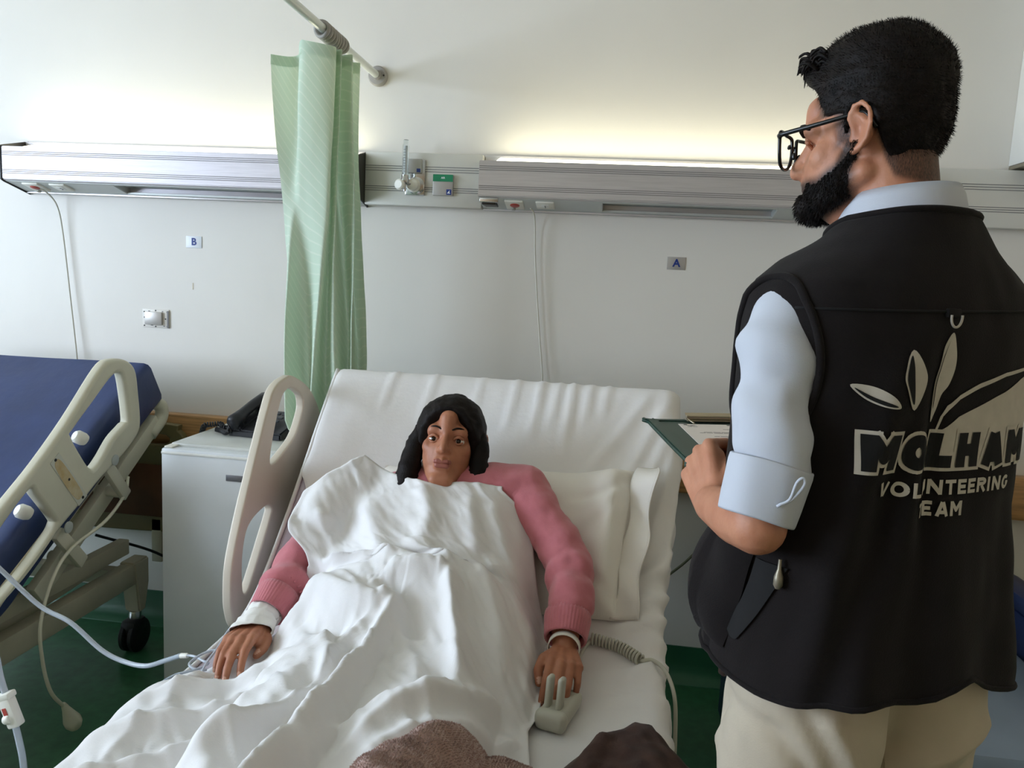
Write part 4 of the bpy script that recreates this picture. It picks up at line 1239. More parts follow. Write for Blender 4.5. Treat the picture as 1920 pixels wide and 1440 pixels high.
# arms and hands
el_l, wr_l = V((-.668, 1.655, .752)), V((-.700, 1.470, .658))
el_r, wr_r = V((-.050, 1.655, .785)), V((-.054, 1.485, .668))
h1_, n1_ = hand_pieces(wr_l, (.04, -1, .05), (-.12, .02, 1), -1, [(14, 26, 14), (14, 24, 14), (16, 26, 14), (20, 28, 14)], (2, 0, -2, -6), s=1.0,
                       thumb=[(.018, .022, -.008), (.036, .050, -.016), (.040, .078, -.022), (.036, .100, -.026)],
                       arm=([sh_l, el_l, el_l.lerp(wr_l, .5), wr_l], [.045, .038, .036, .025]))
h2_, n2_ = hand_pieces(wr_r, (.03, -1, .10), (.16, .10, 1), 1, [(38, 34, 20), (34, 34, 20), (34, 36, 20), (36, 36, 20)], (3, 0, -3, -7), s=.98,
                       thumb=[(.018, .020, -.008), (.038, .044, -.014), (.044, .070, -.028), (.038, .092, -.044)],
                       arm=([sh_r, el_r, el_r.lerp(wr_r, .5), wr_r], [.045, .038, .036, .025]))
body += h1_ + h2_
bo = fused('body', body, .0030, 5, .5)
carve_head(bo, HP, .97)
bo.data.materials.append(M['skin_patient']); bo.data.materials.append(M['nail'])
paint_nails(bo, n1_ + n2_)
part('body', bo, pat)
LP = lambda x, y, z: HP @ (V((x, y, z)) * .97)
for sx_ in (-1, 1):
    eye = mesh('eye', *ellipsoid(LP(sx_ * .031, .062, -.004), (.0125, .0125, .0095), HP.to_3x3()), 'eye_white'); part('eye', eye, pat)
    ir = mesh('iris', *ellipsoid(LP(sx_ * .031, .0712, -.004), (.0062, .0045, .0062), HP.to_3x3()), 'iris_dark'); part('iris', ir, pat)
    br = [LP(sx_ * x, y, z) for x, y, z in ((.013, .0865, .019), (.026, .085, .025), (.040, .077, .024), (.05, .066, .018))]
    part('eyebrow', tube('eyebrow', br, [.0018, .0022, .002, .001], 'hair_dark', smooth_n=5, segs=8), pat)
    lid = [LP(sx_ * x, y, z) for x, y, z in ((.018, .074, -.003), (.025, .0772, .003), (.033, .0768, .0045), (.041, .071, .001))]
    lid2 = [LP(sx_ * x, y, z) for x, y, z in ((.018, .0735, -.006), (.025, .0755, -.0115), (.033, .075, -.012), (.041, .070, -.007))]
    part('eyelid', tube('eyelid', lid2, .0026, 'skin_patient', smooth_n=5, segs=8), pat)
    part('eyelid', tube('eyelid', lid, .0036, 'skin_patient', smooth_n=5, segs=8), pat)
part('lips', mesh('lips', *joined([capsule(LP(-.017, .0865, -.060), LP(.017, .0865, -.060), .0052, .0052), capsule(LP(-.012, .0905, -.0595), LP(.012, .0905, -.0595), .0052, .0052), capsule(LP(-.012, .0875, -.0695), LP(.012, .0875, -.0695), .0062, .0062)]), 'lip'), pat)
# loose dark hair: a cap that sinks under the skin at the hairline, with locks beside the face
def hair_cap(name, F, s, thick, inside, parent, nu=120, nv=90, rough=.004, seed=3.0, cen=(0, -.014, .028), rad=(.076, .097, .089)):
    rows = []
    for i in range(nv + 1):
        ph_ = pi * i / nv; ring = []
        for k in range(nu + 1):
            a = 2 * pi * k / nu
            u_ = np.array([sin(ph_) * cos(a), sin(ph_) * sin(a), cos(ph_)])
            p = np.array(cen) + u_ * np.array(rad)
            q = p + u_ * thick(p, u_) + u_ * rough * noise.fractal(V((p[0] * 45, p[1] * 20, p[2] * 45 + seed)), 1, 2, 3) * (1 if inside(p) > 0 else 0)
            ring.append(tuple(F @ (V(q) * s)))
        rows.append(ring)
    return part(name, grid_mesh(name, np.array(rows), 'hair_dark'), parent)
def th_p(p, u_):
    # hairline: forehead at z=.075, temples y=.045, open face below
    face = max(0.0, 1 - ((p[0] / .066) ** 2 + ((p[2] + .012) / .085) ** 2)) if p[1] > 0.02 else 0
    g = (.5 - face * 1.6) if p[1] > .02 else .5
    g = min(g, (p[2] + .085) * 12)
    return -.022 + .036 * float(sstep(-.25, .35, g))
hair_cap('hair', HP, .97, th_p, lambda p: 1, pat)
for sx_, pts, rr in ((-1, [(-.070, .012, .03), (-.080, .016, -.02), (-.082, .022, -.07), (-.078, .03, -.115), (-.066, .05, -.15)], [.020, .023, .025, .023, .010]),
                     (1, [(.070, .012, .03), (.082, .016, -.02), (.088, .024, -.07), (.088, .036, -.12), (.082, .05, -.16), (.075, .062, -.19)], [.020, .024, .027, .026, .022, .008])):
    lk = tube('hair_lock', [LP(*p) for p in pts], rr, 'hair_dark', smooth_n=8, segs=14)
    c_ = vco(lk); n_ = vno(lk)
    setco(lk, c_ + n_ * (.004 * noise3(c_, 60, 2))[:, None]); part('hair_lock', lk, pat)
# sweater
sw = []
sw += chain([sh_l + V((0, 0, .0)), V((-.375, 1.79, .865)), sh_r], [.062, .10, .064], 22)
for dx in (-.08, .08):
    sw += chain([p + V((dx, 0, .005)) for p in spine], [.095, .085, .075, .06], 20)
CL0 = el_l.lerp(wr_l, .60); CL1 = el_l.lerp(wr_l, .86); CR0 = el_r.lerp(wr_r, .62); CR1 = el_r.lerp(wr_r, .90)
sw += chain([sh_l, el_l + V((-.0, .008, .004)), el_l.lerp(wr_l, .4), CL0], [.062, .054, .051, .046], 22)
sw += chain([sh_r + V((-.004, 0, -.005)), sh_r.lerp(el_r, .5) + V((-.008, 0, 0)), el_r + V((-.012, .006, .0)), el_r.lerp(wr_r, .4), CR0], [.062, .057, .054, .052, .047], 22)
swo = fused('sweater', sw, .0045, 8, .5, 'pink_fleece')
co = vco(swo); no = vno(swo)
def arm_folds(co, a, b_, freq, amp, seed):
    a, b_ = np.array(a), np.array(b_); d_ = b_ - a; L_ = np.linalg.norm(d_); d_ /= L_
    t_ = (co - a) @ d_ / L_; rad_ = np.linalg.norm(co - a - np.outer((co - a) @ d_, d_), axis=1)
    nn = noise3(co, 9, seed, 2)
    w = np.exp(-((t_ - .5) / .55) ** 2) * (rad_ < .1)
    return amp * w * np.sin(t_ * freq + nn * 3.2 + 2.0 * np.arctan2(co[:, 0] - (a[0] + b_[0]) / 2, co[:, 2] - .68))
disp = .0045 * noise3(co, 14, 4, 3)
disp += arm_folds(co, el_r, wr_r, 13, .0050, 1.0) + arm_folds(co, sh_r, el_r, 9, .0040, 2.0) + arm_folds(co, el_l, wr_l, 17, .006, 3.0)
setco(swo, co + no * disp[:, None])
part('sweater', swo, pat)
def cuff(c0, c1, r0, r1, m_, nm, ribs=40, flat=1.0):
    c0, c1 = V(c0), V(c1); ax = (c1 - c0).normalized(); u_ = V((1, 0, 0)); u_ = (u_ - ax * u_.dot(ax)).normalized(); w_ = ax.cross(u_)
    rows = []
    prof = [(0, r0 * .9), (.04, r0 * 1.02), (.25, r0 * 1.04), (.6, (r0 + r1) / 2 * 1.03), (.92, r1 * 1.02), (1.0, r1), (.98, r1 * .9), (.7, r1 * .86)]
    for (t_, r) in prof:
        ring = []
        for k in range(ribs * 3 + 1):
            a = 2 * pi * k / (ribs * 3)
            rr = r + .0009 * cos(a * ribs)
            ring.append(tuple(c0.lerp(c1, t_) + (u_ * cos(a) + w_ * sin(a) * flat) * rr))
        rows.append(ring)
    return part(nm, grid_mesh(nm, np.array(rows), m_), pat)
cuff(CL0.lerp(CL1, -.05), CL1, .046, .040, 'pink_fleece', 'cuff')
cuff(CR0.lerp(CR1, -.05), CR1, .047, .043, 'pink_fleece', 'cuff')
# gathers where sleeve meets the cuff
for (c, r) in ((CL0, .0465),):
    for k in range(11):
        a = radians(10 + k * 16)
        p = V(c) + V((r * cos(a), 0, r * sin(a)))
        part('gather', tube('gather', [p + V((0, -.004, 0)), p + V((cos(a) * .004, .012, sin(a) * .004)), p + V((cos(a) * .002, .026, sin(a) * .002))], [.002, .0045, .0015], 'pink_fleece', smooth_n=4, segs=8), pat)
# wrapped dressing on one wrist, identity band on the other
rows = []
for i, t_ in enumerate(np.linspace(0, 1, 20)):
    c = (wr_l + V((0, .050, .016))).lerp(wr_l + V((.004, -.052, .003)), t_)
    rx = .034 + .007 * t_ * t_ + .002 * sin(t_ * 9); rz = .032 - .010 * t_ * t_ * t_
    ring = []
    for k in range(49):
        a = 2 * pi * k / 48
        wv_ = .0045 * noise.noise(V((cos(a) * 3, sin(a) * 3, t_ * 6))) + .0014 * sin(t_ * 30 + a * 2)
        ring.append(tuple(c + V((cos(a) * (rx + wv_), .006 * sin(a * 2 + 1) + .012 * cos(a) * t_, sin(a) * (rz + wv_)))))
    rows.append(ring)
part('wrist_dressing', grid_mesh('wrist_dressing', np.array(rows), 'bandage', None, .001), pat)
rows = []
for t_ in (0, .1, .9, 1.0):
    c = (wr_r + V((0, .003, .002))).lerp(wr_r + V((-.001, -.012, .0)), t_); g = .002 if t_ in (0, 1.0) else 0
    rows.append([tuple(c + V((cos(a) * (.033 - g), 0, .005 + sin(a) * (.032 - g)))) for a in np.linspace(0, 2 * pi, 41)])
part('identity_band', grid_mesh('identity_band', np.array(rows), 'white_plastic', None, .0006), pat)
# ================================================================== blanket, hand control, cords, infusion line
mat('brown_fleece', (186, 156, 146), 0.95, sheen=0.5, rgb2=(160, 130, 120), var=.2, vscale=40, bump=.6, bscale=260, bump2=.3, bscale2=30)
mat('brown_lining', (70, 46, 36), 0.9, sheen=.03, bump=.3, bscale=300, rgb2=(50, 32, 26), var=.1, vscale=30)
mat('brown_satin', (64, 42, 34), 0.6, sheen=.3)
NVb, NUb = 150, 150
ub = np.linspace(0, 1, NUb); wb = np.linspace(0, 1, NVb)
U, W_ = np.meshgrid(ub, wb, indexing='ij')
xa_ = -.60 + .10 * W_; xb_ = .19 + 0 * W_
Xb = xa_ + (xb_ - xa_) * U
vedge = np.interp(Xb, [-.62, -.40, -.30, -.265, -.215, -.17, -.125, -.08, -.045, -.01, .03, .085, .11, .14, .2], [.40, .54, .69, .76, .83, .875, .90, .89, .865, .925, .985, 1.03, 1.025, .975, .90])
Vb = .05 + (vedge - .05) * W_
hb_ = body_h(Xb, Vb) + .03
dd = np.clip((vedge - Vb) / .06, 0, 1)
roll = np.sqrt(np.maximum(0, 1 - (1 - dd) ** 2))
puff = .026 * np.exp(-((Xb + .20) / .13) ** 2) + .030 * np.exp(-((Xb - .09) / .08) ** 2)
fl = np.stack([Xb.ravel(), Vb.ravel()], 1)
nb = .008 * fbm(fl, 6, 7, 3).reshape(Xb.shape) + .004 * fbm(fl, 40, 2, 2).reshape(Xb.shape)
fold = ridge(Xb, Vb, [(-.045, .90), (-.05, .76), (-.07, .6)], -.030, .022) + ridge(Xb, Vb, [(.03, .97), (.0, .85), (-.02, .7)], .018, .022) + ridge(Xb, Vb, [(-.30, .66), (-.24, .62), (-.16, .66), (-.09, .74)], .016, .02) + ridge(Xb, Vb, [(-.27, .735), (-.20, .72), (-.14, .76), (-.09, .82)], -.012, .02)
hb2 = hb_ + (puff + nb + fold)
Hb = .016 + (hb2 - .016) * roll
PT = bedS(Xb, Vb, np.maximum(Hb, body_h(Xb, Vb) * 1.0 + .012 * roll + .002))
bl = empty('blanket', tuple(bedS(-.2, .4, 0)), 'thick brown fleece blanket bunched across the foot of the patient bed', 'blanket')
bo_ = grid_mesh('fleece', PT, 'brown_fleece'); part('fleece', bo_, bl)
edgep = [tuple(bedS(Xb[i, -1], Vb[i, -1] + .004, .018)) for i in range(0, NUb, 3) if Xb[i, -1] > -.06]
part('satin_edge', tube('satin_edge', edgep, .012, 'brown_satin', smooth_n=3, segs=10), bl)
# short pile on the fleece
rnd = random.Random(5)
me = bo_.data; roots, dirs = [], []
off = V(bl.location)
me.materials.append(M['brown_lining'])
for p in me.polygons:
    if (p.center + off).x > -.046: p.material_index = 1
polys = [p for p in me.polygons if (p.center + off).y > .85 and (p.center + off).x < -.046]
for p in rnd.choices(polys, k=34000):
    vsx = [me.vertices[i].co for i in p.vertices]
    q = vsx[0].lerp(vsx[2], rnd.random()).lerp(vsx[1], rnd.random() * .5)
    roots.append(q); dirs.append(p.normal if p.normal.z > 0 else -p.normal)
st = strands('pile', roots, dirs, .0035, .0004, 'brown_fleece', None, .2, 8); st.parent = bl; st['kind'] = 'stuff'

# hand control with a two-pronged hook
mat('control_grey', (186, 184, 170), 0.45)
hc = empty('hand_control', (-.060, 1.335, .607), 'grey bed hand control with a two-pronged hook under the patient hand', 'hand control')
P = lambda n, o: part(n, o, hc)
RC = Matrix.Translation((-.050, 1.335, .6085)) @ Matrix.Rotation(radians(-16), 4, 'Z')
def HC(n, o):
    o.data.transform(RC); return part(n, o, hc)
bm = bmesh.new(); add_box(bm, (0, .0, .017), (.056, .112, .032), .012, None, 4)
HC('housing', bmo('housing', bm, 'control_grey', ang=60))
bm = bmesh.new(); add_box(bm, (0, -.046, .018), (.060, .030, .037), .013, None, 4)
HC('end_cap', bmo('end_cap', bm, 'control_grey', ang=60))
for dx in (-.014, .008):
    bm = bmesh.new(); add_box(bm, (dx - .001, -.020, .052), (.0115, .024, .070), .0055, Euler((radians(-8), 0, 0)).to_matrix(), 3)
    HC('hook_prong', bmo('hook_prong', bm, 'control_grey', ang=60))
cc = empty('coiled_cable', (.05, 1.60, .61), 'grey coiled cable running across the sheet off the bed side', 'cable')
p_ = lambda x, v, h: tuple(bedS(x, v, h))
part('coil', coil('coil', [p_(.0, 1.372, .016), p_(.03, 1.366, .016), p_(.065, 1.352, .017), p_(.105, 1.320, .017)], .0105, .0031, 15, 'control_grey', segs=8, per=16), cc)
part('lead', tube('lead', [p_(.105, 1.322, .012), (.132, 1.572, .621), (.158, 1.545, .612), (.176, 1.515, .575), (.182, 1.50, .50), (.184, 1.49, .38), (.18, 1.48, .22)], .0042, 'control_grey', segs=8), cc)
tag(tube('lead_wire', [p_(-.055, 1.20, .018), p_(-.03, 1.29, .012), p_(-.015, 1.34, .014), p_(.0, 1.372, .016)], .004, 'control_grey', segs=8), 'short grey lead joining the hand control to its coiled cable', 'cable')

# wall cord above bed A, and its lower end beside the chair
tag(tube('call_cable', [(-.300, 2.64, 1.652), (-.292, 2.67, 1.640), (-.288, 2.694, 1.60), (-.283, 2.700, 1.50), (-.268, 2.702, 1.35), (-.250, 2.702, 1.20), (-.235, 2.700, 1.08), (-.22, 2.68, .90)], .0028, 'cord_white', segs=8),
    'thin white cord hanging down the wall from the light above bed A', 'cord')
tag(tube('wall_cable', [(.16, 2.60, .34), (.24, 2.63, .405), (.31, 2.63, .475), (.37, 2.62, .56), (.42, 2.60, .66), (.43, 2.58, .76)], .0045, 'cord_olive', segs=8),
    'dark cable sagging along the wall between the bed and the chair', 'cable')

# infusion line
tubm = mat('clear_tubing', (222, 230, 240), 0.12, trans=0.55, ior=1.25, coat=.5)
iv = empty('infusion_line', (-.80, 1.35, .60), 'clear infusion tubing looping from the wrist dressing across to the empty bed', 'infusion tubing')
P = lambda n, o: part(n, o, iv)
P('main_tube', tube('main_tube', [(-1.03, 1.18, .33), (-1.08, 1.15, .24), (-1.20, 1.12, .22), (-1.36, 1.14, .34), (-1.47, 1.24, .60), (-1.50, 1.35, .84), (-1.46, 1.41, .885), (-1.42, 1.43, .86), (-1.36, 1.46, .78), (-1.30, 1.48, .705), (-1.22, 1.485, .635), (-1.14, 1.475, .610), (-1.06, 1.465, .560), (-1.00, 1.455, .545), (-.94, 1.44, .550), (-.88, 1.42, .580), (-.835, 1.40, .606)], .0052, 'clear_tubing', segs=12))
P('thin_tube', tube('thin_tube', [(-.835, 1.40, .606), (-.80, 1.385, .616), (-.770, 1.372, .615), (-.752, 1.356, .620), (-.765, 1.335, .618), (-.785, 1.345, .622), (-.775, 1.375, .628), (-.750, 1.385, .634), (-.72, 1.365, .628), (-.705, 1.335, .622), (-.715, 1.300, .620), (-.735, 1.30, .622), (-.745, 1.335, .63), (-.742, 1.375, .645), (-.738, 1.41, .665), (-.728, 1.44, .678)], .0026, 'clear_tubing', segs=8))
for k, (dx, dy) in enumerate(((0, 0), (.010, -.006), (.018, .004))):
    P('loop', tube('loop', [(-.76 + dx, 1.33 + dy, .620), (-.80 + dx, 1.31 + dy, .612), (-.835 + dx * .5, 1.285 + dy, .585), (-.850 + dx * .5, 1.262 + dy, .545), (-.842 + dx, 1.245 + dy, .50)], .0026, 'clear_tubing', segs=8))
P('connector', lathe('connector', [(.004, 0), (.0055, .004), (.0055, .02), (.004, .024)], (-.838, 1.401, .604), (.8, -.3, .25), 'white_plastic', segs=14))
cl = empty('roller_clamp', (-1.05, 1.20, .57), 'white roller clamp with red mark hanging on clear tubing at the frame edge', 'tubing clamp')
P = lambda n, o: part(n, o, cl)
d_ = V((.030, .0, -.078)).normalized()
rot = Matrix((d_.cross(V((0, 1, 0))).normalized(), V((0, 1, 0)), d_)).transposed()
c_ = V((-1.052, 1.20, .572))
P('clamp_body', box('clamp_body', c_, (.024, .020, .062), 'white_plastic', None, .004, rot))
P('clamp_lip', box('clamp_lip', c_ - d_ * .030, (.031, .022, .012), 'white_plastic', None, .003, rot))
P('red_mark', box('red_mark', c_ + V((0, -.0105, .004)) - rot @ V((.004, 0, 0)), (.008, .0012, .014), 'red_plastic', None, 0, rot))
P('roller', lathe('roller', [(.008, -.006), (.009, -.004), (.009, .004), (.008, .006)], c_ + V((0, -.008, -.012)), rot @ V((1, 0, 0)), 'white_plastic', segs=16))
P('tube', tube('tube', [(-1.22, 1.00, 1.62), (-1.21, 1.02, 1.50), (-1.16, 1.13, 1.10), (-1.115, 1.20, .85), (-1.092, 1.21, .70), (-1.075, 1.205, .63), (-1.052, 1.20, .572), (-1.034, 1.195, .52), (-1.022, 1.19, .47), (-1.020, 1.185, .40), (-1.03, 1.18, .33)], .0060, 'clear_tubing', segs=10))

ivs = empty('drip_stand', (-1.25, .95, 0), 'chrome drip stand with a clear infusion bag standing between the two beds', 'drip stand')
P = lambda n, o: part(n, o, ivs)
P('pole', cyl('pole', (-1.25, .95, .10), (-1.25, .95, 1.98), .011, 'chrome'))
for k in range(5):
    a = radians(20 + 72 * k); e = V((-1.25 + .22 * cos(a), .95 + .22 * sin(a), .075))
    P('base_leg', tube('base_leg', [(-1.25, .95, .115), tuple(V((-1.25, .95, .115)).lerp(e, .6) + V((0, 0, .01))), tuple(e)], [.013, .012, .010], 'chrome', smooth_n=5))
    P('castor', lathe('castor', [(.008, -.010), (.026, -.010), (.028, 0), (.026, .010), (.008, .010)], (e.x, e.y, .0285), (-sin(a), cos(a), 0), 'rubber_black', segs=18))
P('hook', tube('hook', [(-1.25, .95, 1.97), (-1.22, .96, 1.99), (-1.20, .97, 1.97), (-1.205, .97, 1.945)], .004, 'chrome', smooth_n=5))
mat('bag_clear', (226, 232, 236), .15, trans=.6, ior=1.2)
rows_ = []
for z, w, t in ((1.64, .004, .004), (1.66, .03, .012), (1.72, .055, .026), (1.80, .058, .030), (1.88, .055, .018), (1.93, .045, .004), (1.945, .02, .002)):
    rows_.append([(-1.205 + w * cos(a), .985 + t * sin(a), z) for a in np.linspace(0, 2 * pi, 33)])
P('infusion_bag', grid_mesh('infusion_bag', np.array(rows_), 'bag_clear'))
P('drip_chamber', lathe('drip_chamber', [(.004, 0), (.010, .008), (.010, .05), (.005, .058)], (-1.212, .993, 1.585), (0, 0, 1), 'clear_tubing', segs=14))
# ================================================================== the standing man
mat('vest_cloth', (24, 19, 19), 0.92, spec=.25, sheen=0.05, bump=0.3, bscale=600, var=.12, vscale=20)
mat('vest_seam', (16, 14, 15), 0.9)
mat('print_grey', (196, 188, 176), 0.7, var=.05, vscale=60)
mat('print_black', (10, 9, 10), 0.85)
mat('shirt_cotton', (192, 196, 206), 0.8, sheen=.1, bump=.1, bscale=600)
mat('chino_cotton', (188, 176, 156), 0.85, sheen=.1, bump=.15, bscale=500, var=.06, vscale=12)
_nt = M['skin_man'].node_tree; _b = _nt.nodes['Principled BSDF']
_lk = _b.inputs['Base Color'].links[0].from_socket
_at = _nt.nodes.new('ShaderNodeAttribute'); _at.attribute_name = 'fade'
_nz = _nt.nodes.new('ShaderNodeTexNoise'); _nz.inputs['Scale'].default_value = 420
_mt = _nt.nodes.new('ShaderNodeMath'); _mt.operation = 'MULTIPLY_ADD'; _mt.inputs[1].default_value = .7; _mt.inputs[2].default_value = .62
_ml = _nt.nodes.new('ShaderNodeMath'); _ml.operation = 'MULTIPLY'; _ml.use_clamp = True
_mx = _nt.nodes.new('ShaderNodeMix'); _mx.data_type = 'RGBA'; _mx.inputs['B'].default_value = lin((52, 34, 27))
_nt.links.new(_nz.outputs['Fac'], _mt.inputs[0]); _nt.links.new(_mt.outputs[0], _ml.inputs[0]); _nt.links.new(_at.outputs['Fac'], _ml.inputs[1])
_nt.links.new(_ml.outputs[0], _mx.inputs['Factor']); _nt.links.new(_lk, _mx.inputs['A']); _nt.links.new(_mx.outputs['Result'], _b.inputs['Base Color'])
mat('glasses_black', (14, 14, 15), 0.25)
mat('belt_leather', (40, 26, 20), 0.5)
mat('shoe_leather', (44, 34, 28), 0.4)
mat('clip_green', (36, 66, 54), 0.45, var=.06)
mat('paper', (226, 216, 208), 0.8)
mat('ink_grey', (110, 104, 104), 0.8)
mat('clip_steel', (170, 158, 136), 0.3, metal=.9)
lensm = M['window_glass']

man = empty('person', (.342, 1.035, 0), 'bearded man in glasses and a dark printed vest, holding a clipboard', 'person')
AL = radians(30)
MM = Matrix.Translation((.342, 1.035, 0)) @ Matrix.Rotation(AL, 4, 'Z')
ML = lambda x, y, z: MM @ V((x, y, z))
bt = radians(56); pt_ = radians(3); HS = .92
HM = frame((.310, 1.052, 1.598), (-sin(bt) * cos(pt_), cos(bt) * cos(pt_), -sin(pt_)), (0, 0, 1))
LH = lambda x, y, z: HM @ (V((x, y, z)) * HS)
mb_ = head_pieces(HM, HS, True, .70)
nb0 = V((.352, 1.030, 1.47))
mb_ += chain([LH(0, -.025, -.03), LH(0, -.035, -.09), nb0], [.052, .050, .058], 22)
mb_ += chain([ML(-.13, 0, 1.38), ML(0, 0, 1.39), ML(.13, 0, 1.38)], [.035, .06, .035], 18)
for dx in (-.07, .07):
    mb_ += chain([ML(dx, 0, 1.37), ML(dx, .0, 1.15), ML(dx, 0, .95), ML(dx * 1.2, 0, .86)], [.075, .07, .075, .08], 18)
    mb_ += chain([ML(dx * 1.2, 0, .86), ML(dx * 1.25, .0, .48), ML(dx * 1.3, -.01, .09), ML(dx * 1.35, .09, .05)], [.075, .05, .036, .034], 16)
shl, ell, wrl = V((.206, .952, 1.385)), V((.180, .885, 1.137)), V((.150, 1.035, 1.118))
hl_, nl_ = hand_pieces(wrl, (-.13, .80, .50), (-.80, -.42, .35), 1, [(58, 70, 40), (62, 72, 40), (64, 74, 40), (62, 72, 40)], (2, 0, -2, -4), s=1.0, wr=.028,
                       thumb=[(.018, .020, -.006), (.036, .048, -.018), (.036, .072, -.040), (.028, .086, -.062)],
                       arm=([shl, ell, ell.lerp(wrl, .35) + V((-.002, 0, .0)), wrl], [.028, .033, .034, .026]))
shr, elr, wrr = ML(.165, 0, 1.385), V((.54, 1.22, 1.13)), V((.332, 1.225, 1.195))
hr_, nr_ = hand_pieces(wrr, (-1, -.12, -.14), (-.14, 0, 1), -1, [(12, 18, 10), (14, 20, 10), (30, 40, 20), (36, 46, 24)], (2, 0, -2, -4), s=1.0, wr=.028,
                       arm=([shr, elr, elr.lerp(wrr, .4), wrr], [.028, .033, .034, .026]))
mb_ += hl_ + hr_
mo_ = fused('body', mb_, .0030, 5, .5)
lcm = carve_head(mo_, HM, HS)
mo_.data.materials.append(M['skin_man']); mo_.data.materials.append(M['nail'])
paint_nails(mo_, nl_ + nr_)
# ---- beard grown from the jaw skin, hairline
def hm_g(p):
    x, y, z = abs(p[0]), p[1], p[2]
    front = (.052 + .25 * max(0, z - .02) - y) if z < .072 else (.22 - y)
    if z < .072: front = min(front, (.050 - y) + (z - .03) * .55)
    if z < .03: front = min(front, .022 - y)
    lowz = np.interp(y, [-.12, -.075, -.045, -.034, -.02, .002, .012, .03, .1], [-.082, -.076, -.062, -.03, .022, .026, -.004, -.006, -.006])
    return min(front, z - lowz)

co = vco(mo_); no = vno(mo_)
Fi = np.array(HM.inverted()); lc = (co @ Fi[:3, :3].T + Fi[:3, 3]) / HS
lc[:, 2] = np.where(lc[:, 2] < -.03, -.03 + (lc[:, 2] + .03) / .70, lc[:, 2])
x_, y_, z_ = np.abs(lc[:, 0]), lc[:, 1], lc[:, 2]
zc = np.interp(y_, [-.02, .008, .03, .055, .075, .12], [.006, -.004, -.034, -.056, -.052, -.046])
low = np.interp(y_, [-.02, .0, .03, .06, .12], [-.072, -.098, -.122, -.138, -.145])
m1 = np.minimum(zc - z_, z_ - low)
m1 = np.minimum(m1, y_ - .002 + .5 * np.clip(z_ + .05, 0, .05))
lip = np.maximum(np.abs(x_) / .021, np.abs(z_ + .064) / .0095) - 1
m1 = np.where((lip < .6) & (y_ > .07), np.minimum(m1, lip * .010), m1)
mask = sstep(0, .024, m1) * (np.linalg.norm(lc, axis=1) < .2)
thick = .0012 + .0012 * sstep(-.04, -.06, z_) + .007 * sstep(-.05, -.105, z_) * sstep(.0, .05, y_)
tri = [p for p in mo_.data.polygons if all(mask[i] > .30 for i in p.vertices)]
used = sorted({i for p in tri for i in p.vertices}); rem = {i: k for k, i in enumerate(used)}
nz_ = noise3(co[used] * 1.0, 130, 2, 2)
bv = co[used] + no[used] * ((thick[used] * mask[used]) * (1 + .35 * nz_) - .0006)[:, None] + np.array([0, 0, -1]) * (.003 * mask[used] * sstep(-.08, -.11, z_[used]))[:, None]
zs_ = np.interp(y_, [-.014, .012, .03, .055, .075, .12], [.030, .010, -.030, -.050, -.048, -.044])
m2 = np.minimum(np.minimum(zs_ - z_, z_ - low + .01), y_ + .004)
m2 = np.where((np.linalg.norm(lc, axis=1) > .16), -1, m2)
fade = sstep(-.004, .018, m2) * sstep(.082, .074, np.abs(lc[:, 0]))
hg = np.array([hm_g(q) if (q[2] > -.12 and abs(q[0]) < .1 and abs(q[1]) < .14) else -1 for q in lc])
fade = np.maximum(fade, .9 * sstep(-.016, .002, hg) * sstep(.083, .078, np.abs(lc[:, 0])))
ca = mo_.data.attributes.new('fade', 'FLOAT', 'POINT'); ca.data.foreach_set('value', fade.astype(np.float32))
part('body', mo_, man)
beard = mesh('beard', bv.tolist(), [tuple(rem[i] for i in p.vertices) for p in tri], 'hair_dark')
rnd = random.Random(11); idx_ = [k for k, i in enumerate(used) if mask[i] > .3]
rs = rnd.choices(idx_, k=7000)
bs = strands('beard_hair', [bv[k] for k in rs], [V(no[used[k]]) * .5 + V((0, 0, -.8)) for k in rs], .006, .0003, 'hair_dark', None, .3, 3)
part('beard', beard, man); part('beard_hair', bs, man); bs.parent = beard; bs.matrix_parent_inverse = Matrix(); 
bs['kind'] = 'stuff'
# ---- hair
def th_m(p, u_):
    g = hm_g(p)
    x, y, z = abs(p[0]), p[1], p[2]
    side = .004 + .008 * float(sstep(.03, .075, z)) + .001 * float(sstep(-.02, -.08, y)) * float(sstep(-.10, -.02, z))
    top = .022 * float(sstep(.05, .11, z)) + .020 * float(sstep(.03, .085, y)) * float(sstep(.055, .085, z))
    return -.012 - .010 * float(sstep(-.03, -.09, y)) + (.012 + side + top) * float(sstep(-.004, .012, g))
hair = hair_cap('hair', HM, HS, th_m, lambda p: hm_g(p), man, 150, 110, .0045, 8.0, (0, -.012, .028), (.076, .091, .089))
me = hair.data; roots, dirs = [], []
hoff = V(man.location)
cand = []
for p in me.polygons:
    q = (HM.inverted() @ (p.center + hoff)) / HS
    if hm_g(q) > .002: cand.append((p.center.copy(), p.normal.copy(), q))
for (c, n_, q) in rnd.choices(cand, k=11000):
    n_ = n_ if n_.dot(c + hoff - HM.translation) > 0 else -n_
    fl_ = HM.to_3x3() @ V((0, -.4 if q.z < .07 else .5, -.7 if q.z < .07 else .25))
    roots.append(c); dirs.append(n_ * .55 + fl_ * .6)
hs_ = strands('hair_strands', roots, dirs, .006, .0003, 'hair_dark', None, .2, 4); hs_.parent = hair; hs_['kind'] = 'stuff'
hair_loc = hair
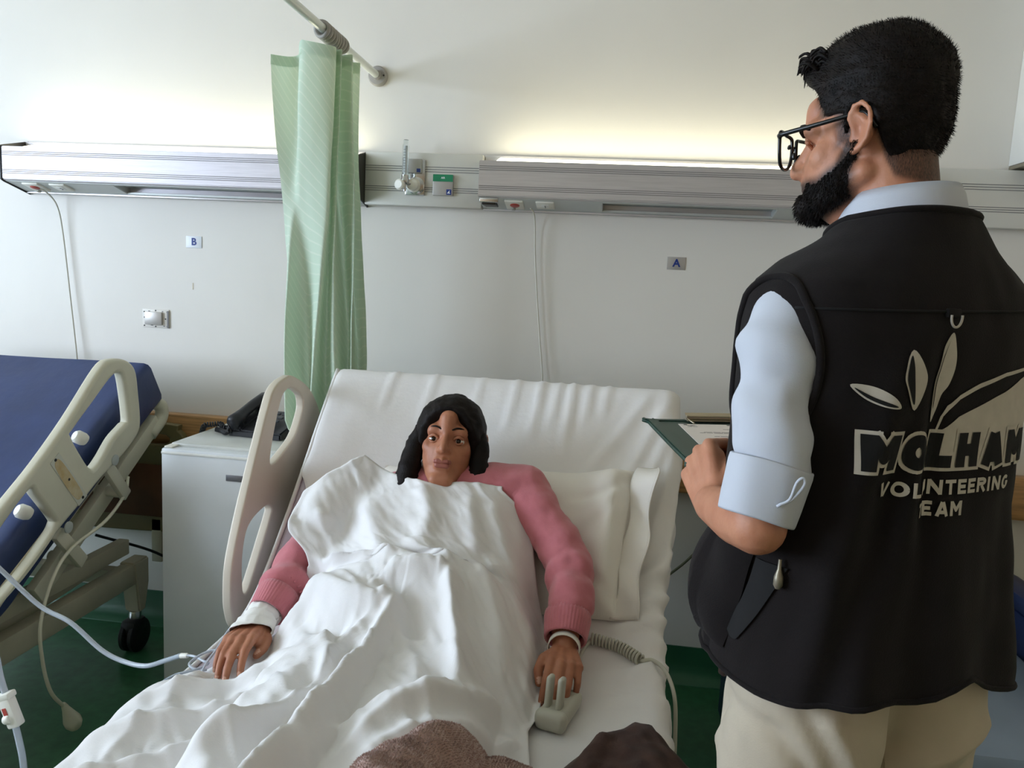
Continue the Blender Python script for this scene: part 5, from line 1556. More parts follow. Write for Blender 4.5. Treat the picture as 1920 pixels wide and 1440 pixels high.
for k in range(150):
    x = rnd.uniform(-.055, .045); b0 = LH(x, .086 - 6 * x * x + rnd.uniform(-.030, -.008), .104 + rnd.uniform(-.010, .012))
    b1 = b0 + HM.to_3x3() @ V((rnd.uniform(-.008, .008), .010, .008)); b2 = b1 + HM.to_3x3() @ V((rnd.uniform(-.008, .008), .010, rnd.uniform(-.008, .004))); b3 = b2 + HM.to_3x3() @ V((rnd.uniform(-.004, .004), .003, rnd.uniform(-.014, -.002)))
    if k == 0: qv, qf = [], []
    v_, f_ = sweep(catmull([b0, b1, b2, b3], 4), [.0022] * 5 + [.0018] * 4 + [.0014, .001, .0007, .0003], 5)
    o_ = len(qv); qv += v_; qf += [tuple(i + o_ for i in f) for f in f_]
fk = mesh('forelock', qv, qf, 'hair_dark'); part('forelock', fk, man)
# ---- eyes, brows, glasses
for sx_ in (-1, 1):
    part('eye', mesh('eye', *ellipsoid(LH(sx_ * .030, .054, -.004), (.0125 * HS, .0125 * HS, .010 * HS), HM.to_3x3()), 'eye_white'), man)
    part('iris', mesh('iris', *ellipsoid(LH(sx_ * .030, .0635, -.006), (.0060, .0045, .0060), HM.to_3x3()), 'iris_dark'), man)
    br = [LH(sx_ * x, y, z) for x, y, z in ((.012, .0895, .018), (.026, .0885, .024), (.040, .080, .024), (.051, .068, .018))]
    part('eyebrow', tube('eyebrow', br, [.0035, .0042, .0038, .002], 'hair_dark', smooth_n=5, segs=8), man)
    lid = [LH(sx_ * x, y, z) for x, y, z in ((.018, .075, -.003), (.025, .0785, .003), (.033, .078, .0045), (.042, .072, .001))]
    part('eyelid', tube('eyelid', lid, .0026, 'skin_man', smooth_n=5, segs=8), man)
gls = empty('eyeglasses', tuple(LH(0, .11, 0)), 'black-framed eyeglasses worn by the bearded man', 'eyeglasses')
P = lambda n, o: part(n, o, gls)
for sx_ in (-1, 1):
    oval = round_poly([(-.024, .012), (-.020, .019), (.0, .021), (.020, .020), (.026, .014), (.025, -.006), (.018, -.019), (.0, -.022), (-.016, -.019), (-.023, -.006)], 4)
    ring = [LH(sx_ * (.034 + a * 1.1), .112 - .006 * abs(a + .01) / .03 - .0, -.004 + b_ * 1.15) for a, b_ in oval]
    vs, fs = sweep(ring, .0023, 8, closed=True)
    P('rim', mesh('rim', vs, fs, 'glasses_black'))
    lens = [LH(sx_ * (.034 + a * 1.06), .112 - .006 * abs(a + .01) / .03, -.004 + b_ * 1.10) for a, b_ in oval]
    P('lens', mesh('lens', lens, [tuple(range(len(lens)))], lensm, smooth=False))
    P('temple_arm', tube('temple_arm', [LH(sx_ * .060, .106, .011), LH(sx_ * .070, .098, .012), LH(sx_ * .078, .05, .016), LH(sx_ * .080, .0, .022), LH(sx_ * .080, -.014, .022), LH(sx_ * .079, -.028, .002)], [.0032, .0032, .0030, .0028, .0026, .0022], 'glasses_black', smooth_n=5, segs=8))
    P('nose_pad', mesh('nose_pad', *ellipsoid(LH(sx_ * .010, .105, -.008), (.002, .003, .005), HM.to_3x3()), 'glasses_black'))
P('bridge', tube('bridge', [LH(-.012, .112, .004), LH(-.005, .114, .008), LH(.005, .114, .008), LH(.012, .112, .004)], .0022, 'glasses_black', smooth_n=4, segs=8))

# ---- vest
VZ = [.938, .955, 1.00, 1.06, 1.15, 1.25, 1.33, 1.37, 1.40, 1.42, 1.445, 1.467, 1.483, 1.497]
VA = [.214, .213, .208, .200, .192, .194, .199, .200, .197, .186, .155, .123, .101, .086]
VF = [.150, .150, .148, .142, .130, .122, .118, .112, .105, .100, .090, .082, .077, .074]
VB = [.138, .135, .128, .122, .118, .120, .122, .119, .112, .106, .096, .088, .082, .078]
VC = [.016, .014, .012, .010, .006, .004, .004, .004, .004, .004, .006, .008, .010, .010]
def vest_pt(th_, z, off=0.0):
    a = np.interp(z, VZ, VA); f_ = np.interp(z, VZ, VF); b_ = np.interp(z, VZ, VB); cx = np.interp(z, VZ, VC)
    c, s_ = cos(th_), sin(th_); e = 2 / 2.5
    ux = math.copysign(abs(c) ** e, c); uy = math.copysign(abs(s_) ** e, s_)
    x = cx + a * ux; y = (f_ if s_ > 0 else b_) * uy
    # drape: long folds in the back, flare and pocket bulk at the front side
    dz = 0.0
    if s_ < 0.35:
        wz = float(sstep(1.39, 1.20, z))
        dz -= .013 * math.exp(-((x + .036 + (z - 1.22) * .06) / .013) ** 2) * math.exp(-((z - 1.21) / .10) ** 2)
        dz += .010 * math.exp(-((x + .062 - (z - 1.2) * .03) / .02) ** 2) * math.exp(-((z - 1.20) / .13) ** 2)
        dz += .012 * wz * math.exp(-((x + .105 + (1.25 - z) * .20) / .022) ** 2)
        dz -= .010 * wz * math.exp(-((x + .070 + (1.25 - z) * .24) / .022) ** 2)
        dz += .010 * float(sstep(1.25, .95, z)) * sin(x * 46 + .7)
        dz += .008 * float(sstep(1.30, 1.0, z)) * math.exp(-((x - .08) / .03) ** 2)
    dz += .005 * noise.noise(V((x * 9, y * 9, z * 6))) + .0025 * noise.noise(V((x * 30, y * 30, z * 16 + 3)))
    L_ = sqrt(ux * ux + uy * uy) + 1e-9
    return V((x + (dz + off) * ux / L_, y + (dz + off) * uy / L_, z))
def hem_z(th_):
    c, s_ = cos(th_), sin(th_)
    z = .930 + .008 * sin(th_ * 3 + 1)
    if s_ < 0:                                        # short lifted tail to the right of the spine
        z += .020 * math.exp(-((c - .10) / .16) ** 2) - .006 * math.exp(-((c + .16) / .12) ** 2)
    z -= .022 * max(0, c) ** 2
    return z
rows = []
NT, NZ = 168, 110
for k in range(NT + 1):
    th_ = 2 * pi * k / NT; h0 = hem_z(th_); ring = []
    for j in range(NZ + 1):
        z = h0 + (1.497 - h0) * (j / NZ)
        p = vest_pt(th_, max(z, .938)); p.z = z + (.012 * (sin(th_) < 0) * float(sstep(1.46, 1.497, z)) * -sin(th_)) - .03 * max(0, sin(th_)) * float(sstep(1.44, 1.497, z))
        ring.append(tuple(MM @ p))
    rows.append(ring)
vest = grid_mesh('vest', np.array(rows), 'vest_cloth')
part('vest', vest, man)
md = vest.modifiers.new('thickness', 'SOLIDIFY'); md.thickness = .004; md.offset = -1
bvh = BVHTree.FromPolygons([MM.inverted() @ (v.co + V(man.location)) for v in vest.data.vertices], [tuple(p.vertices) for p in vest.data.polygons])
def back_y(x, z, off):
    hit = bvh.ray_cast(V((x, -.6, z)), V((0, 1, 0)))
    return (hit[0].y if hit[0] is not None else -.1) - off
def ondback(me_, off):
    bm = bmesh.new(); bm.from_mesh(me_)
    bmesh.ops.triangulate(bm, faces=bm.faces[:])
    for _ in range(5):
        es = [e for e in bm.edges if e.calc_length() > .0055]
        if not es: break
        bmesh.ops.subdivide_edges(bm, edges=es, cuts=1)
        bmesh.ops.triangulate(bm, faces=bm.faces[:])
    for v in bm.verts:
        x, z = v.co.x, v.co.y
        v.co = MM @ V((x, back_y(x, z, off), z))
    bm.to_mesh(me_); bm.free()
def fill2d(pts):
    cu = bpy.data.curves.new('t', 'CURVE'); cu.dimensions = '2D'; cu.fill_mode = 'BOTH'
    s = cu.splines.new('POLY'); s.points.add(len(pts) - 1)
    for q, p in zip(s.points, pts): q.co = (p[0], p[1], 0, 1)
    s.use_cyclic_u = True
    t_ = bpy.data.objects.new('t', cu); COL.objects.link(t_)
    me_ = bpy.data.meshes.new_from_object(t_.evaluated_get(bpy.context.evaluated_depsgraph_get()))
    bpy.data.objects.remove(t_); bpy.data.curves.remove(cu); me_.materials.clear()
    return me_
def print_mesh(name, me_, off, m_):
    ondback(me_, off)
    o_ = link(name, me_, m_, None, smooth=False); part(name, o_, vest_root); return o_
vest_root = man
def arc_(cx, cy, rx, ry, a0, a1, n=10):
    return [(cx + rx * cos(radians(a0 + (a1 - a0) * k / n)), cy + ry * sin(radians(a0 + (a1 - a0) * k / n))) for k in range(n + 1)]
def glyph(c, w, h, t):
    q = t / 2
    if c == 'M': return [[(q, 0), (q, h)], [(w - q, 0), (w - q, h)], [(q * 1.2, h - q * .6), (w / 2, h * .38), (w - q * 1.2, h - q * .6)]]
    if c == 'O': return [arc_(w / 2, h / 2, w / 2 - q, h / 2 - q, 0, 360, 22)]
    if c == 'L': return [[(q, h), (q, 0)], [(0, q), (w, q)]]
    if c == 'H': return [[(q, 0), (q, h)], [(w - q, 0), (w - q, h)], [(q, h / 2), (w - q, h / 2)]]
    if c == 'A': return [[(q, 0), (w / 2 - q * .15, h - q * .3)], [(w - q, 0), (w / 2 + q * .15, h - q * .3)], [(w * .25, h * .27), (w * .75, h * .27)]]
    if c == 'V': return [[(q, h), (w / 2 - q * .1, q * .3)], [(w - q, h), (w / 2 + q * .1, q * .3)]]
    if c == 'U': return [[(q, h)] + arc_(w / 2, w / 2, w / 2 - q, w / 2 - q, 180, 360) + [(w - q, h)]]
    if c == 'N': return [[(q, 0), (q, h)], [(w - q, 0), (w - q, h)], [(q, h - q * .4), (w - q, q * .4)]]
    if c == 'T': return [[(0, h - q), (w, h - q)], [(w / 2, 0), (w / 2, h)]]
    if c == 'E': return [[(q, 0), (q, h)], [(q, q), (w, q)], [(q, h / 2), (w * .9, h / 2)], [(q, h - q), (w, h - q)]]
    if c == 'R': return [[(q, 0), (q, h)], [(q, h - q), (w * .6, h - q)] + arc_(w * .55, h * .72, w * .45 - q, h * .28 - q, 80, -80) + [(q, h * .44 + q)], [(w * .5, h * .45), (w - q, q * .2)]]
    if c == 'I': return [[(q, 0), (q, h)]]
    if c == 'G': return [arc_(w / 2, h / 2, w / 2 - q, h / 2 - q, 45, 330, 18) + [(w - q, h * .45), (w * .58, h * .45)]]
    return []
def word(body_, x0, x1, z0, z1, t, grow=0.0):
    """block capitals as ribbons in the plane, drawn to fit a box"""
    rel = {'I': .36, 'M': 1.25, 'L': .85, 'E': .85, 'A': 1.1, 'V': 1.1}
    ws = [rel.get(c, 1.0) for c in body_]; gap = .20
    unit = (x1 - x0) / (sum(ws) + gap * (len(body_) - 1)); h = z1 - z0
    bm = bmesh.new(); x = x0
    def quad(pts):
        vs_ = [bm.verts.new((p[0], p[1], 0)) for p in pts]; bm.faces.new(vs_)
    for c, wr_ in zip(body_, ws):
        w = wr_ * unit; tt = min(t, w * .98)
        for line in glyph(c, w, h, tt):
            hw = tt / 2 + grow
            for i, (p, r) in enumerate(zip(line[:-1], line[1:])):
                p, r = np.array(p), np.array(r); d_ = r - p; L_ = np.linalg.norm(d_)
                if L_ < 1e-7: continue
                d_ = d_ / L_; n_ = np.array([-d_[1], d_[0]]) * hw
                e0 = grow if i == 0 else 0; e1 = grow if i == len(line) - 2 else 0
                o_ = np.array([x, z0]); p2, r2 = p - d_ * e0 + o_, r + d_ * e1 + o_
                quad([p2 - n_, r2 - n_, r2 + n_, p2 + n_])
                if i < len(line) - 2:
                    quad([(r[0] + x + hw * cos(k * pi / 7), r[1] + z0 + hw * sin(k * pi / 7)) for k in range(14)])
        x += w + gap * unit
    me_ = bpy.data.meshes.new('word'); bm.to_mesh(me_); bm.free(); return me_
print_mesh('print_outline', word('MOLHAM', -.133, .139, 1.213, 1.254, .0145, .0042), .0022, 'print_grey')
hill = [(-.031, 1.212), (-.028, 1.255), (-.0026, 1.273), (.031, 1.285), (.074, 1.300), (.1085, 1.3145), (.145, 1.326), (.150, 1.27), (.149, 1.212)]
print_mesh('print_hill', fill2d(hill), .0016, 'print_grey')
print_mesh('print_letters', word('MOLHAM', -.133, .139, 1.213, 1.254, .0145), .0032, 'print_black')
print_mesh('print_text', word('VOLUNTEERING', -.105, .106, 1.1815, 1.1990, .0042), .0034, 'print_grey')
print_mesh('print_text', word('TEAM', -.052, .018, 1.1560, 1.1735, .0042), .0034, 'print_grey')
lf1 = round_poly([(-.1451, 1.3074), (-.124, 1.3068), (-.105, 1.2969), (-.096, 1.2845), (-.113, 1.2848), (-.1314, 1.2933)], 5)
lf2 = round_poly([(-.0845, 1.3490), (-.0681, 1.3285), (-.0635, 1.3105), (-.0754, 1.2815), (-.0905, 1.3077), (-.0935, 1.3225)], 5)
lf3 = round_poly([(-.0288, 1.3690), (-.0215, 1.3468), (-.0219, 1.3286), (-.0264, 1.3103), (-.0335, 1.2982), (-.037, 1.2768), (-.0418, 1.2670), (-.0455, 1.282), (-.0470, 1.3134), (-.0420, 1.3366), (-.0385, 1.3566)], 5)
for lf in (lf1, lf2, lf3):
    print_mesh('print_leaf', fill2d(lf), .0018, 'print_grey')
cr1 = round_poly([(-.1415, 1.3045), (-.122, 1.2945), (-.1005, 1.2862), (-.112, 1.2862), (-.129, 1.2938)], 5)
cr2 = round_poly([(-.0862, 1.3430), (-.0815, 1.3180), (-.0775, 1.2880), (-.0888, 1.3082), (-.0912, 1.3222)], 5)
cr3 = round_poly([(-.0335, 1.3600), (-.0395, 1.3370), (-.0440, 1.3134), (-.0432, 1.2860), (-.0445, 1.2860), (-.0456, 1.3134), (-.0405, 1.3370)], 5)
for cr_ in (cr1, cr2, cr3):
    print_mesh('print_vein', fill2d(cr_), .0025, 'print_black')
sw_ = [(.150, 1.332), (.1058, 1.3284), (.069, 1.3240), (.0258, 1.3118), (-.007, 1.2984), (-.0242, 1.2862), (-.0292, 1.2735), (-.0320, 1.2480), (-.0296, 1.2480), (-.0262, 1.2735), (-.0213, 1.2812), (-.0061, 1.2932), (.027, 1.3064), (.0699, 1.3194), (.1066, 1.3242), (.150, 1.328)]
print_mesh('print_swoosh', fill2d(sw_), .0020, 'print_grey')
# seams, D-ring, armholes, collar edge
def back_line(name, pts, r, m_, off=.001):
    q = [MM @ V((x, back_y(x, z, off), z)) for x, z in pts]
    return part(name, tube(name, q, r, m_, smooth_n=3, segs=6), man)
back_line('yoke_seam', [(-.185 + .37 * k / 24, 1.388 + .008 * cos(k / 24 * pi * 2) * 0 + .010 * (k / 24)) for k in range(25)], .0016, 'vest_seam')
dy = back_y(-.030, 1.388, .006)
part('ring', tube('ring', [MM @ V((-.030 + .0085 * cos(a), dy - .001, 1.3865 + .0115 * sin(a))) for a in np.linspace(radians(170), radians(370), 12)], .0014, 'print_grey', smooth_n=2, segs=8), man)
part('ring_tab', box('ring_tab', MM @ V((-.030, dy + .004, 1.3905)), (.020, .005, .010), 'vest_seam', None, .001, MM.to_3x3()), man)
for sx_ in (-1, 1):
    base = 180 if sx_ < 0 else 0
    path = [MM @ vest_pt(radians(base + (-sx_) * (2 + 30 * cos(a))), 1.325 + .098 * sin(a), .001) for a in np.linspace(0, 2 * pi, 60, endpoint=False)]
    vs, fs = sweep(path, .0048, 8, closed=True)
    part('armhole_edge', mesh('armhole_edge', vs, fs, 'vest_cloth'), man)
neck_e = [V(rows[k][NZ]) for k in range(0, NT, 3)]
vs, fs = sweep(neck_e, .0042, 8, closed=True); part('neck_edge', mesh('neck_edge', vs, fs, 'vest_cloth'), man)
hem_e = [V(rows[k][0]) + V((0, 0, .002)) for k in range(0, NT, 2)]
vs, fs = sweep(hem_e, .0036, 8, closed=True); part('hem_edge', mesh('hem_edge', vs, fs, 'vest_cloth'), man)
# patch pocket on his left front; a black patch paints the shade in its opening
def patch(name, t0, t1, z0, z1, offf, m_, n1=26, n2=26):
    rr = []
    for a in np.linspace(0, 1, n1):
        col = []
        for b_ in np.linspace(0, 1, n2):
            z = z0(a) + (z1(a) - z0(a)) * b_; th_ = radians(t0(b_) + (t1(b_) - t0(b_)) * a)
            col.append(tuple(MM @ vest_pt(th_, z, offf(a, b_))))
        rr.append(col)
    return part(name, grid_mesh(name, np.array(rr), m_), man)
K = lambda v_: (lambda *_: v_)
patch('pocket', K(128), lambda b_: 176 + 8 * b_, K(.955), K(1.10), lambda a, b_: .002 + .024 * (sin(pi * min(1, a * 1.02)) ** .5) * (sin(pi * b_) ** .5) + .003 * sin(9 * a + 7 * b_), 'vest_cloth')
patch('pocket_mouth_shade', lambda b_: 177 + 8 * b_, lambda b_: 188 + 16 * b_ - 6 * (1 - b_), lambda a: .975 + .03 * (a - .5) ** 2, K(1.085), K(.0035), 'print_black')
for (th_, z) in ((150, 1.035), (143, .995)):
    part('snap', lathe('snap', [(.0045, 0), (.004, .0015)], MM @ vest_pt(radians(th_), z, .024), (MM.to_3x3() @ V((cos(radians(th_)), sin(radians(th_)), 0))), 'chrome', segs=12), man)
zp = MM @ vest_pt(radians(200), 1.095, .006)
part('zip_pull', lathe('zip_pull', [(.002, 0), (.0025, .012), (.0055, .022), (.0055, .032), (.003, .036)], zp, (0, 0, -1), 'brass_dull', segs=12), man)

# ---- shirt: collar, sleeves, rolled cuffs, tail
cr_rows = []
for (r, z, f_) in ((.0575, 1.475, 0), (.060, 1.508, 0), (.0625, 1.531, 0), (.0660, 1.535, 0), (.0715, 1.526, .3), (.0790, 1.500, .7), (.0860, 1.480, 1), (.0845, 1.478, 1)):
    ring = []
    for k in range(73):
        a = 2 * pi * k / 72
        tilt = (-.030 if sin(a) > 0 else -.010) * sin(a) + .004 * cos(a)
        ring.append(tuple(ML(.010 + r * 1.0 * cos(a), .000 + r * .98 * sin(a) + .004, z + tilt * (.9) + .010 * f_ * (-.6))))
    cr_rows.append(ring)
part('shirt_collar', grid_mesh('shirt_collar', np.array(cr_rows), 'shirt_cotton'), man)
def sleeve(path, rads, seed, nm='shirt_sleeve'):
    n = 60; pp = catmull(path, 14); rp = [q.x for q in catmull([(r, 0, 0) for r in rads], 14)]
    vs, fs = sweep(pp, rp, 56, caps=False, up=(0, 1, 0))
    o_ = mesh(nm, vs, fs, 'shirt_cotton')
    co = vco(o_); no = vno(o_)
    ax = np.array(path[-1]) - np.array(path[0]); L_ = np.linalg.norm(ax); ax /= L_
    t_ = (co - np.array(path[0])) @ ax / L_
    n1 = noise3(co, 10, seed, 2)
    ang = np.arctan2((co - np.array(path[0])) @ np.array([1, 0, 0]), (co - np.array(path[0])) @ np.array([0, 1, 0]))
    d_ = .0060 * np.sin(t_ * 15 + 2.0 * ang + 3 * n1) * sstep(.15, .5, t_) + (.003 * n1 + .0030 * np.sin(t_ * 5 - 3 * ang + 2 * n1)) * sstep(.1, .4, t_)
    setco(o_, co + no * d_[:, None])
    return part(nm, o_, man)
cu0, cu1 = V((.1905, .893, 1.212)), V((.1785, .886, 1.150))
sleeve([V((.262, .990, 1.378)), V((.228, .968, 1.391)), V((.208, .948, 1.360)), V((.1925, .915, 1.29)), V((.1915, .900, 1.235)), cu0 + V((-.002, -.001, -.012))], [.030, .044, .049, .046, .043, .041], 2)
sleeve([shr + V((-.03, -.018, .03)), shr + V((-.008, 0, .005)), shr + V((.004, 0, -.05)), shr.lerp(elr, .6), elr + V((-.01, 0, .05))], [.030, .044, .046, .045, .042], 5)
def rolled(c0, c1, r0, r1, seed):
    c0, c1 = V(c0), V(c1); ax = (c1 - c0).normalized(); u_ = V((1, 0, 0)); u_ = (u_ - ax * u_.dot(ax)).normalized(); w_ = ax.cross(u_)
    rr = []
    for (t_, r) in ((.9, r1 * .86), (1.0, r1 * .93), (1.02, r1 * .985), (.98, r1), (.7, (r0 + 2 * r1) / 3 * 1.01), (.4, (r0 + r1) / 2 * 1.02), (.1, r0 * 1.01), (.0, r0), (-.02, r0 * .975), (.02, r0 * .93)):
        ring = []
        for k in range(61):
            a = 2 * pi * k / 60
            rq = r * (1 + .035 * sin(2 * a + seed) + .02 * sin(5 * a + seed * 2 + t_))
            ring.append(tuple(c0.lerp(c1, t_ + .03 * sin(a * 2 + seed)) + (u_ * cos(a) + w_ * sin(a)) * rq))
        rr.append(ring)
    return part('rolled_cuff', grid_mesh('rolled_cuff', np.array(rr), 'shirt_cotton'), man)
rolled(cu0, cu1, .0455, .0425, 1.0)
rolled(elr + V((-.01, 0, .06)), elr + V((-.02, 0, .0)), .046, .043, 2.0)
tb = cu0.lerp(cu1, .40) + V((.016, -.0445, 0))
part('sleeve_tab', tube('sleeve_tab', [tb + V((-.012, -.002, -.014)), tb + V((.002, -.006, -.004)), tb + V((.012, -.012, .014)), tb + V((.010, -.013, .022)), tb + V((.004, -.012, .016)), tb + V((.0, -.006, -.004)), tb + V((-.010, -.003, -.012))], .0017, 'shirt_cotton', smooth_n=4, segs=6), man)
rr = []
for z, g in ((.99, 0), (.965, .004), (.943, .006), (.938, .004)):
    rr.append([tuple(ML(.012 + (.178 + g) * math.copysign(abs(cos(a)) ** .8, cos(a)), (.115 + g) * math.copysign(abs(sin(a)) ** .8, sin(a)), z + .006 * sin(a * 3))) for a in np.linspace(0, 2 * pi, 73)])
part('shirt_tail', grid_mesh('shirt_tail', np.array(rr), 'shirt_cotton', None, .0015), man)
# ---- trousers
tr_ = []
for sx_ in (-1, 1):
    tr_ += chain([ML(sx_ * .080 + .012, -.005, .95), ML(sx_ * .092 + .012, -.012, .86), ML(sx_ * .092 + .012, .0, .70), ML(sx_ * .095 + .010, .005, .48), ML(sx_ * .10 + .008, -.01, .25), ML(sx_ * .105 + .008, -.01, .075)], [.098, .102, .090, .072, .064, .060], 26)
tr_ += chain([ML(-.07 + .012, .005, .97), ML(.07 + .012, .005, .97)], [.095, .095], 24)
tro = fused('trousers', tr_, .007, 8, .5, 'chino_cotton')
co = vco(tro); no = vno(tro); il = np.array(MM.inverted())
lc = co @ il[:3, :3].T + il[:3, 3]
n1 = noise3(co, 7, 3, 2)
d_ = .005 * n1
def tfold(x0, z0, x1, z1, am, w):
    t_ = np.clip(((lc[:, 0] - x0) * (x1 - x0) + (lc[:, 2] - z0) * (z1 - z0)) / ((x1 - x0) ** 2 + (z1 - z0) ** 2), 0, 1)
    dd_ = np.hypot(lc[:, 0] - x0 - t_ * (x1 - x0), lc[:, 2] - z0 - t_ * (z1 - z0))
    return am * np.exp(-(dd_ / w) ** 2) * (lc[:, 1] < .06)
d_ += tfold(-.12, .90, -.06, .80, .010, .012) + tfold(-.17, .88, -.09, .76, -.010, .012) + tfold(-.09, .76, .02, .80, .008, .014) + tfold(.02, .80, .14, .86, .009, .014) + tfold(.0, .93, -.01, .80, -.008, .012) + tfold(-.14, .80, -.05, .72, .010, .014) + tfold(.03, .78, .15, .80, -.008, .014) + tfold(-.15, .93, -.11, .83, -.006, .010)
setco(tro, co + no * d_[:, None])
part('trousers', tro, man)
part('belt_loop', box('belt_loop', ML(-.168, .045, .925), (.006, .012, .05), 'belt_leather', None, .002, MM.to_3x3()), man)
for sx_ in (-1, 1):
    sh = fused('shoe', chain([ML(sx_ * .10, -.06, .038), ML(sx_ * .10, .03, .045), ML(sx_ * .11, .13, .034), ML(sx_ * .112, .17, .028)], [.036, .044, .036, .026], 20), .006, 4, .5, 'shoe_leather')
    c_ = vco(sh); c_[:, 2] = np.maximum(c_[:, 2], .002); setco(sh, c_); part('shoe', sh, man)

# ---- clipboard
clip = empty('clipboard', (.21, 1.30, 1.15), 'dark green clipboard with a typed sheet, held by the bearded man', 'clipboard')
cb_o, cb_x, cb_y = V((.125, 1.122, 1.152)), V((.985, .12, .035)).normalized(), V((-.132, .99, 0)).normalized()
cb_n = cb_x.cross(cb_y).normalized()
CB = Matrix((cb_x, cb_y, cb_n)).transposed().to_4x4(); CB.translation = cb_o
def PC(n, o):
    o.data.transform(CB); return part(n, o, clip)
cw_, ch_ = .215, .342
rect = lambda x0, y0, x1, y1, r=.006: round_poly([(x0 + r, y0), (x1 - r, y0), (x1, y0 + r), (x1, y1 - r), (x1 - r, y1), (x0 + r, y1), (x0, y1 - r), (x0, y0 + r)], 3)
PC('board', plate('board', [rect(0, 0, cw_, ch_)], .006, .0022, Matrix.Identity(4), 'clip_green'))
PC('border', plate('border', [rect(.0, .0, cw_, ch_), rect(.014, .012, cw_ - .014, ch_ - .012)], .003, .0012, Matrix.Translation((0, 0, .0035)), 'clip_green'))
sh_ = Matrix.Translation((.038, .006, .0042)) @ Matrix.Rotation(radians(-1.5), 4, 'Z')
pp_ = tag(box('paper', (.088, .145, 0), (.175, .29, .0008), 'paper', None, 0)); pp_.data.transform(sh_); PC('paper', pp_)
def pl(x0, x1, y, h=.0016, m_='ink_grey'):
    o_ = box('typed_line', ((x0 + x1) / 2, y, .0007), (abs(x1 - x0), h, .0002), m_, None, 0); o_.data.transform(sh_); return PC('typed_line', o_)
rnd2 = random.Random(3)
for (x0, x1, y) in ((.012, .030, .262), (.070, .105, .240), (.03, .165, .212), (.022, .165, .205), (.09, .165, .198), (.04, .165, .176), (.06, .165, .169), (.03, .165, .15)):
    x = x0
    while x < x1:
        w = rnd2.uniform(.006, .016); pl(x, min(x + w, x1), y + rnd2.uniform(-.0003, .0003), .0013); x += w + .002
for k in range(6):
    pl(.012 + .002 * k, .018 + .0025 * k, .276 - .0022 * (k % 4), .0008)
for x in (.012, .090):
    o_ = lathe('punch_hole', [(.0035, 0), (.0035, .0003)], (x, .282, .0005), (0, 0, 1), 'belt_leather', segs=14); o_.data.transform(sh_); PC('punch_hole', o_)
PC('clip_plate', box('clip_plate', (.118, .322, .008), (.105, .030, .0022), 'clip_steel', None, .0008))
PC('clip_lever', box('clip_lever', (.118, .336, .014), (.100, .016, .002), 'clip_steel', None, .0008, Euler((radians(25), 0, 0)).to_matrix()))
PC('clip_roll', cyl('clip_roll', (.066, .318, .0125), (.170, .318, .0125), .0052, 'clip_steel'))
for x in (.066, .170):
    PC('clip_wire', tube('clip_wire', [(x, .318, .0125), (x + .004, .306, .009), (x + .010, .296, .0055)], .0016, 'clip_steel', smooth_n=4, segs=6))
# ================================================================== recliner chair behind the man
mat('seat_blue_grey', (128, 142, 158), 0.45, var=.05, vscale=6)
mat('navy_vinyl', (34, 48, 84), 0.4)
ch = empty('armchair', (.85, 2.1, 0), 'blue-grey vinyl armchair with navy sides, half hidden behind the man', 'armchair')
P = lambda n, o: part(n, o, ch)
P('seat', box2('seat', (.50, 1.62, .30), (1.16, 2.28, .47), 'seat_blue_grey', None, .03))
P('front_panel', box2('front_panel', (.50, 1.60, .06), (1.16, 1.66, .32), 'seat_blue_grey', None, .015))
P('backrest', box('backrest', (.83, 2.38, .72), (.66, .16, .66), 'seat_blue_grey', None, .05, Euler((radians(-10), 0, 0)).to_matrix()))
for x in (.455, 1.205):
    P('side_frame', box2('side_frame', (x - .035, 1.66, .05), (x + .035, 2.42, .56), 'navy_vinyl', None, .015))
    P('armrest', box2('armrest', (x - .045, 1.60, .56), (x + .045, 2.40, .615), 'navy_vinyl', None, .022))
    P('arm_knob', lathe('arm_knob', [(.012, 0), (.022, .006), (.024, .018), (.016, .03)], (x, 1.60, .585), (0, -1, 0), 'rubber_black', segs=18))
    for y in (1.72, 2.36):
        P('foot', cyl('foot', (x, y, 0), (x, y, .055), .02, 'rubber_black'))

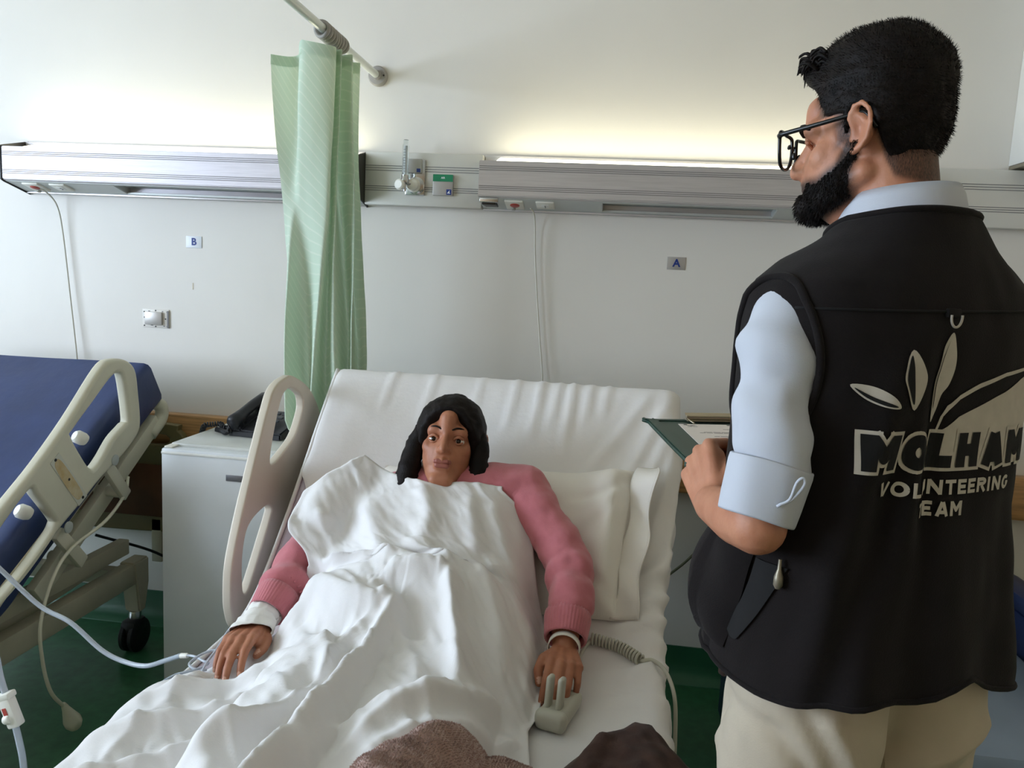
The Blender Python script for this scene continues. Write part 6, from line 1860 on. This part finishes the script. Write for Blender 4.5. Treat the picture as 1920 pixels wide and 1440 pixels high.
# ================================================================== pieces of parts hang from their part
SUBS = {'iris': 'eye', 'eyelid': 'eye', 'castor_fork': 'leg', 'castor_wheel': 'leg', 'castor_cover': 'leg', 'label_patch': 'side_rail', 'rust_patch': 'side_rail',
        'label_screw': 'side_rail', 'rail_bolt': 'side_rail', 'rail_knob': 'side_rail', 'rail_latch': 'side_rail', 'badge': 'refrigerator_door', 'door_trim': 'refrigerator_door',
        'key': 'base', 'socket_hole': 'power_socket', 'socket_inset': 'power_socket', 'call_lamp': 'call_socket', 'call_pin': 'call_socket', 'scale_mark': 'tube', 'scale_tube': 'tube',
        'blue_mark': 'plate', 'mark_glyph': 'plate', 'green_band': 'plate', 'vacuum_text': 'plate', 'print_outline': 'vest', 'print_hill': 'vest', 'print_letters': 'vest',
        'print_text': 'vest', 'print_leaf': 'vest', 'print_vein': 'vest', 'print_swoosh': 'vest', 'yoke_seam': 'vest', 'ring': 'vest', 'ring_tab': 'vest', 'armhole_edge': 'vest',
        'neck_edge': 'vest', 'hem_edge': 'vest', 'pocket': 'vest', 'pocket_mouth_shade': 'vest', 'snap': 'vest', 'zip_pull': 'vest', 'rolled_cuff': 'shirt_sleeve', 'sleeve_tab': 'shirt_sleeve',
        'belt_loop': 'trousers', 'typed_line': 'paper', 'punch_hole': 'paper', 'border': 'board', 'clip_lever': 'clip_plate', 'clip_roll': 'clip_plate', 'clip_wire': 'clip_plate',
        'header_tape': 'curtain_cloth', 'eyelet': 'curtain_cloth', 'screw': 'back_plate', 'chip': 'back_plate', 'right_rim': 'back_plate', 'gather': 'sweater', 'cuff': 'sweater',
        'flap_hem': 'case_flap', 'piping': 'mattress', 'headboard_panel': 'headboard', 'headboard_post': 'headboard', 'flange_screw': 'flange', 'mouthpiece': 'handset', 'earpiece': 'handset',
        'hair_lock': 'hair', 'forelock': 'hair', 'letter': 'plate', 'red_mark': 'clamp_body', 'roller': 'clamp_body', 'clamp_lip': 'clamp_body', 'arm_knob': 'armrest', 'lens': 'rim', 'recess_lip': 'recess_trough', 'recess_end': 'recess_trough'}
def mid_of(o_):
    b_ = o_.bound_box; return V([(b_[0][i] + b_[6][i]) / 2 for i in range(3)])
for root in [o for o in bpy.data.objects if o.parent is None and o.type == 'EMPTY']:
    kids = [c for c in root.children]
    by = {}
    for c in kids: by.setdefault(c.name.split('.')[0], []).append(c)
    for c in kids:
        want = SUBS.get(c.name.split('.')[0])
        if want and want in by and c.name.split('.')[0] != want and not c.children:
            tgt = min(by[want], key=lambda t: (mid_of(t) - mid_of(c)).length)
            if tgt.parent == root: c.parent = tgt
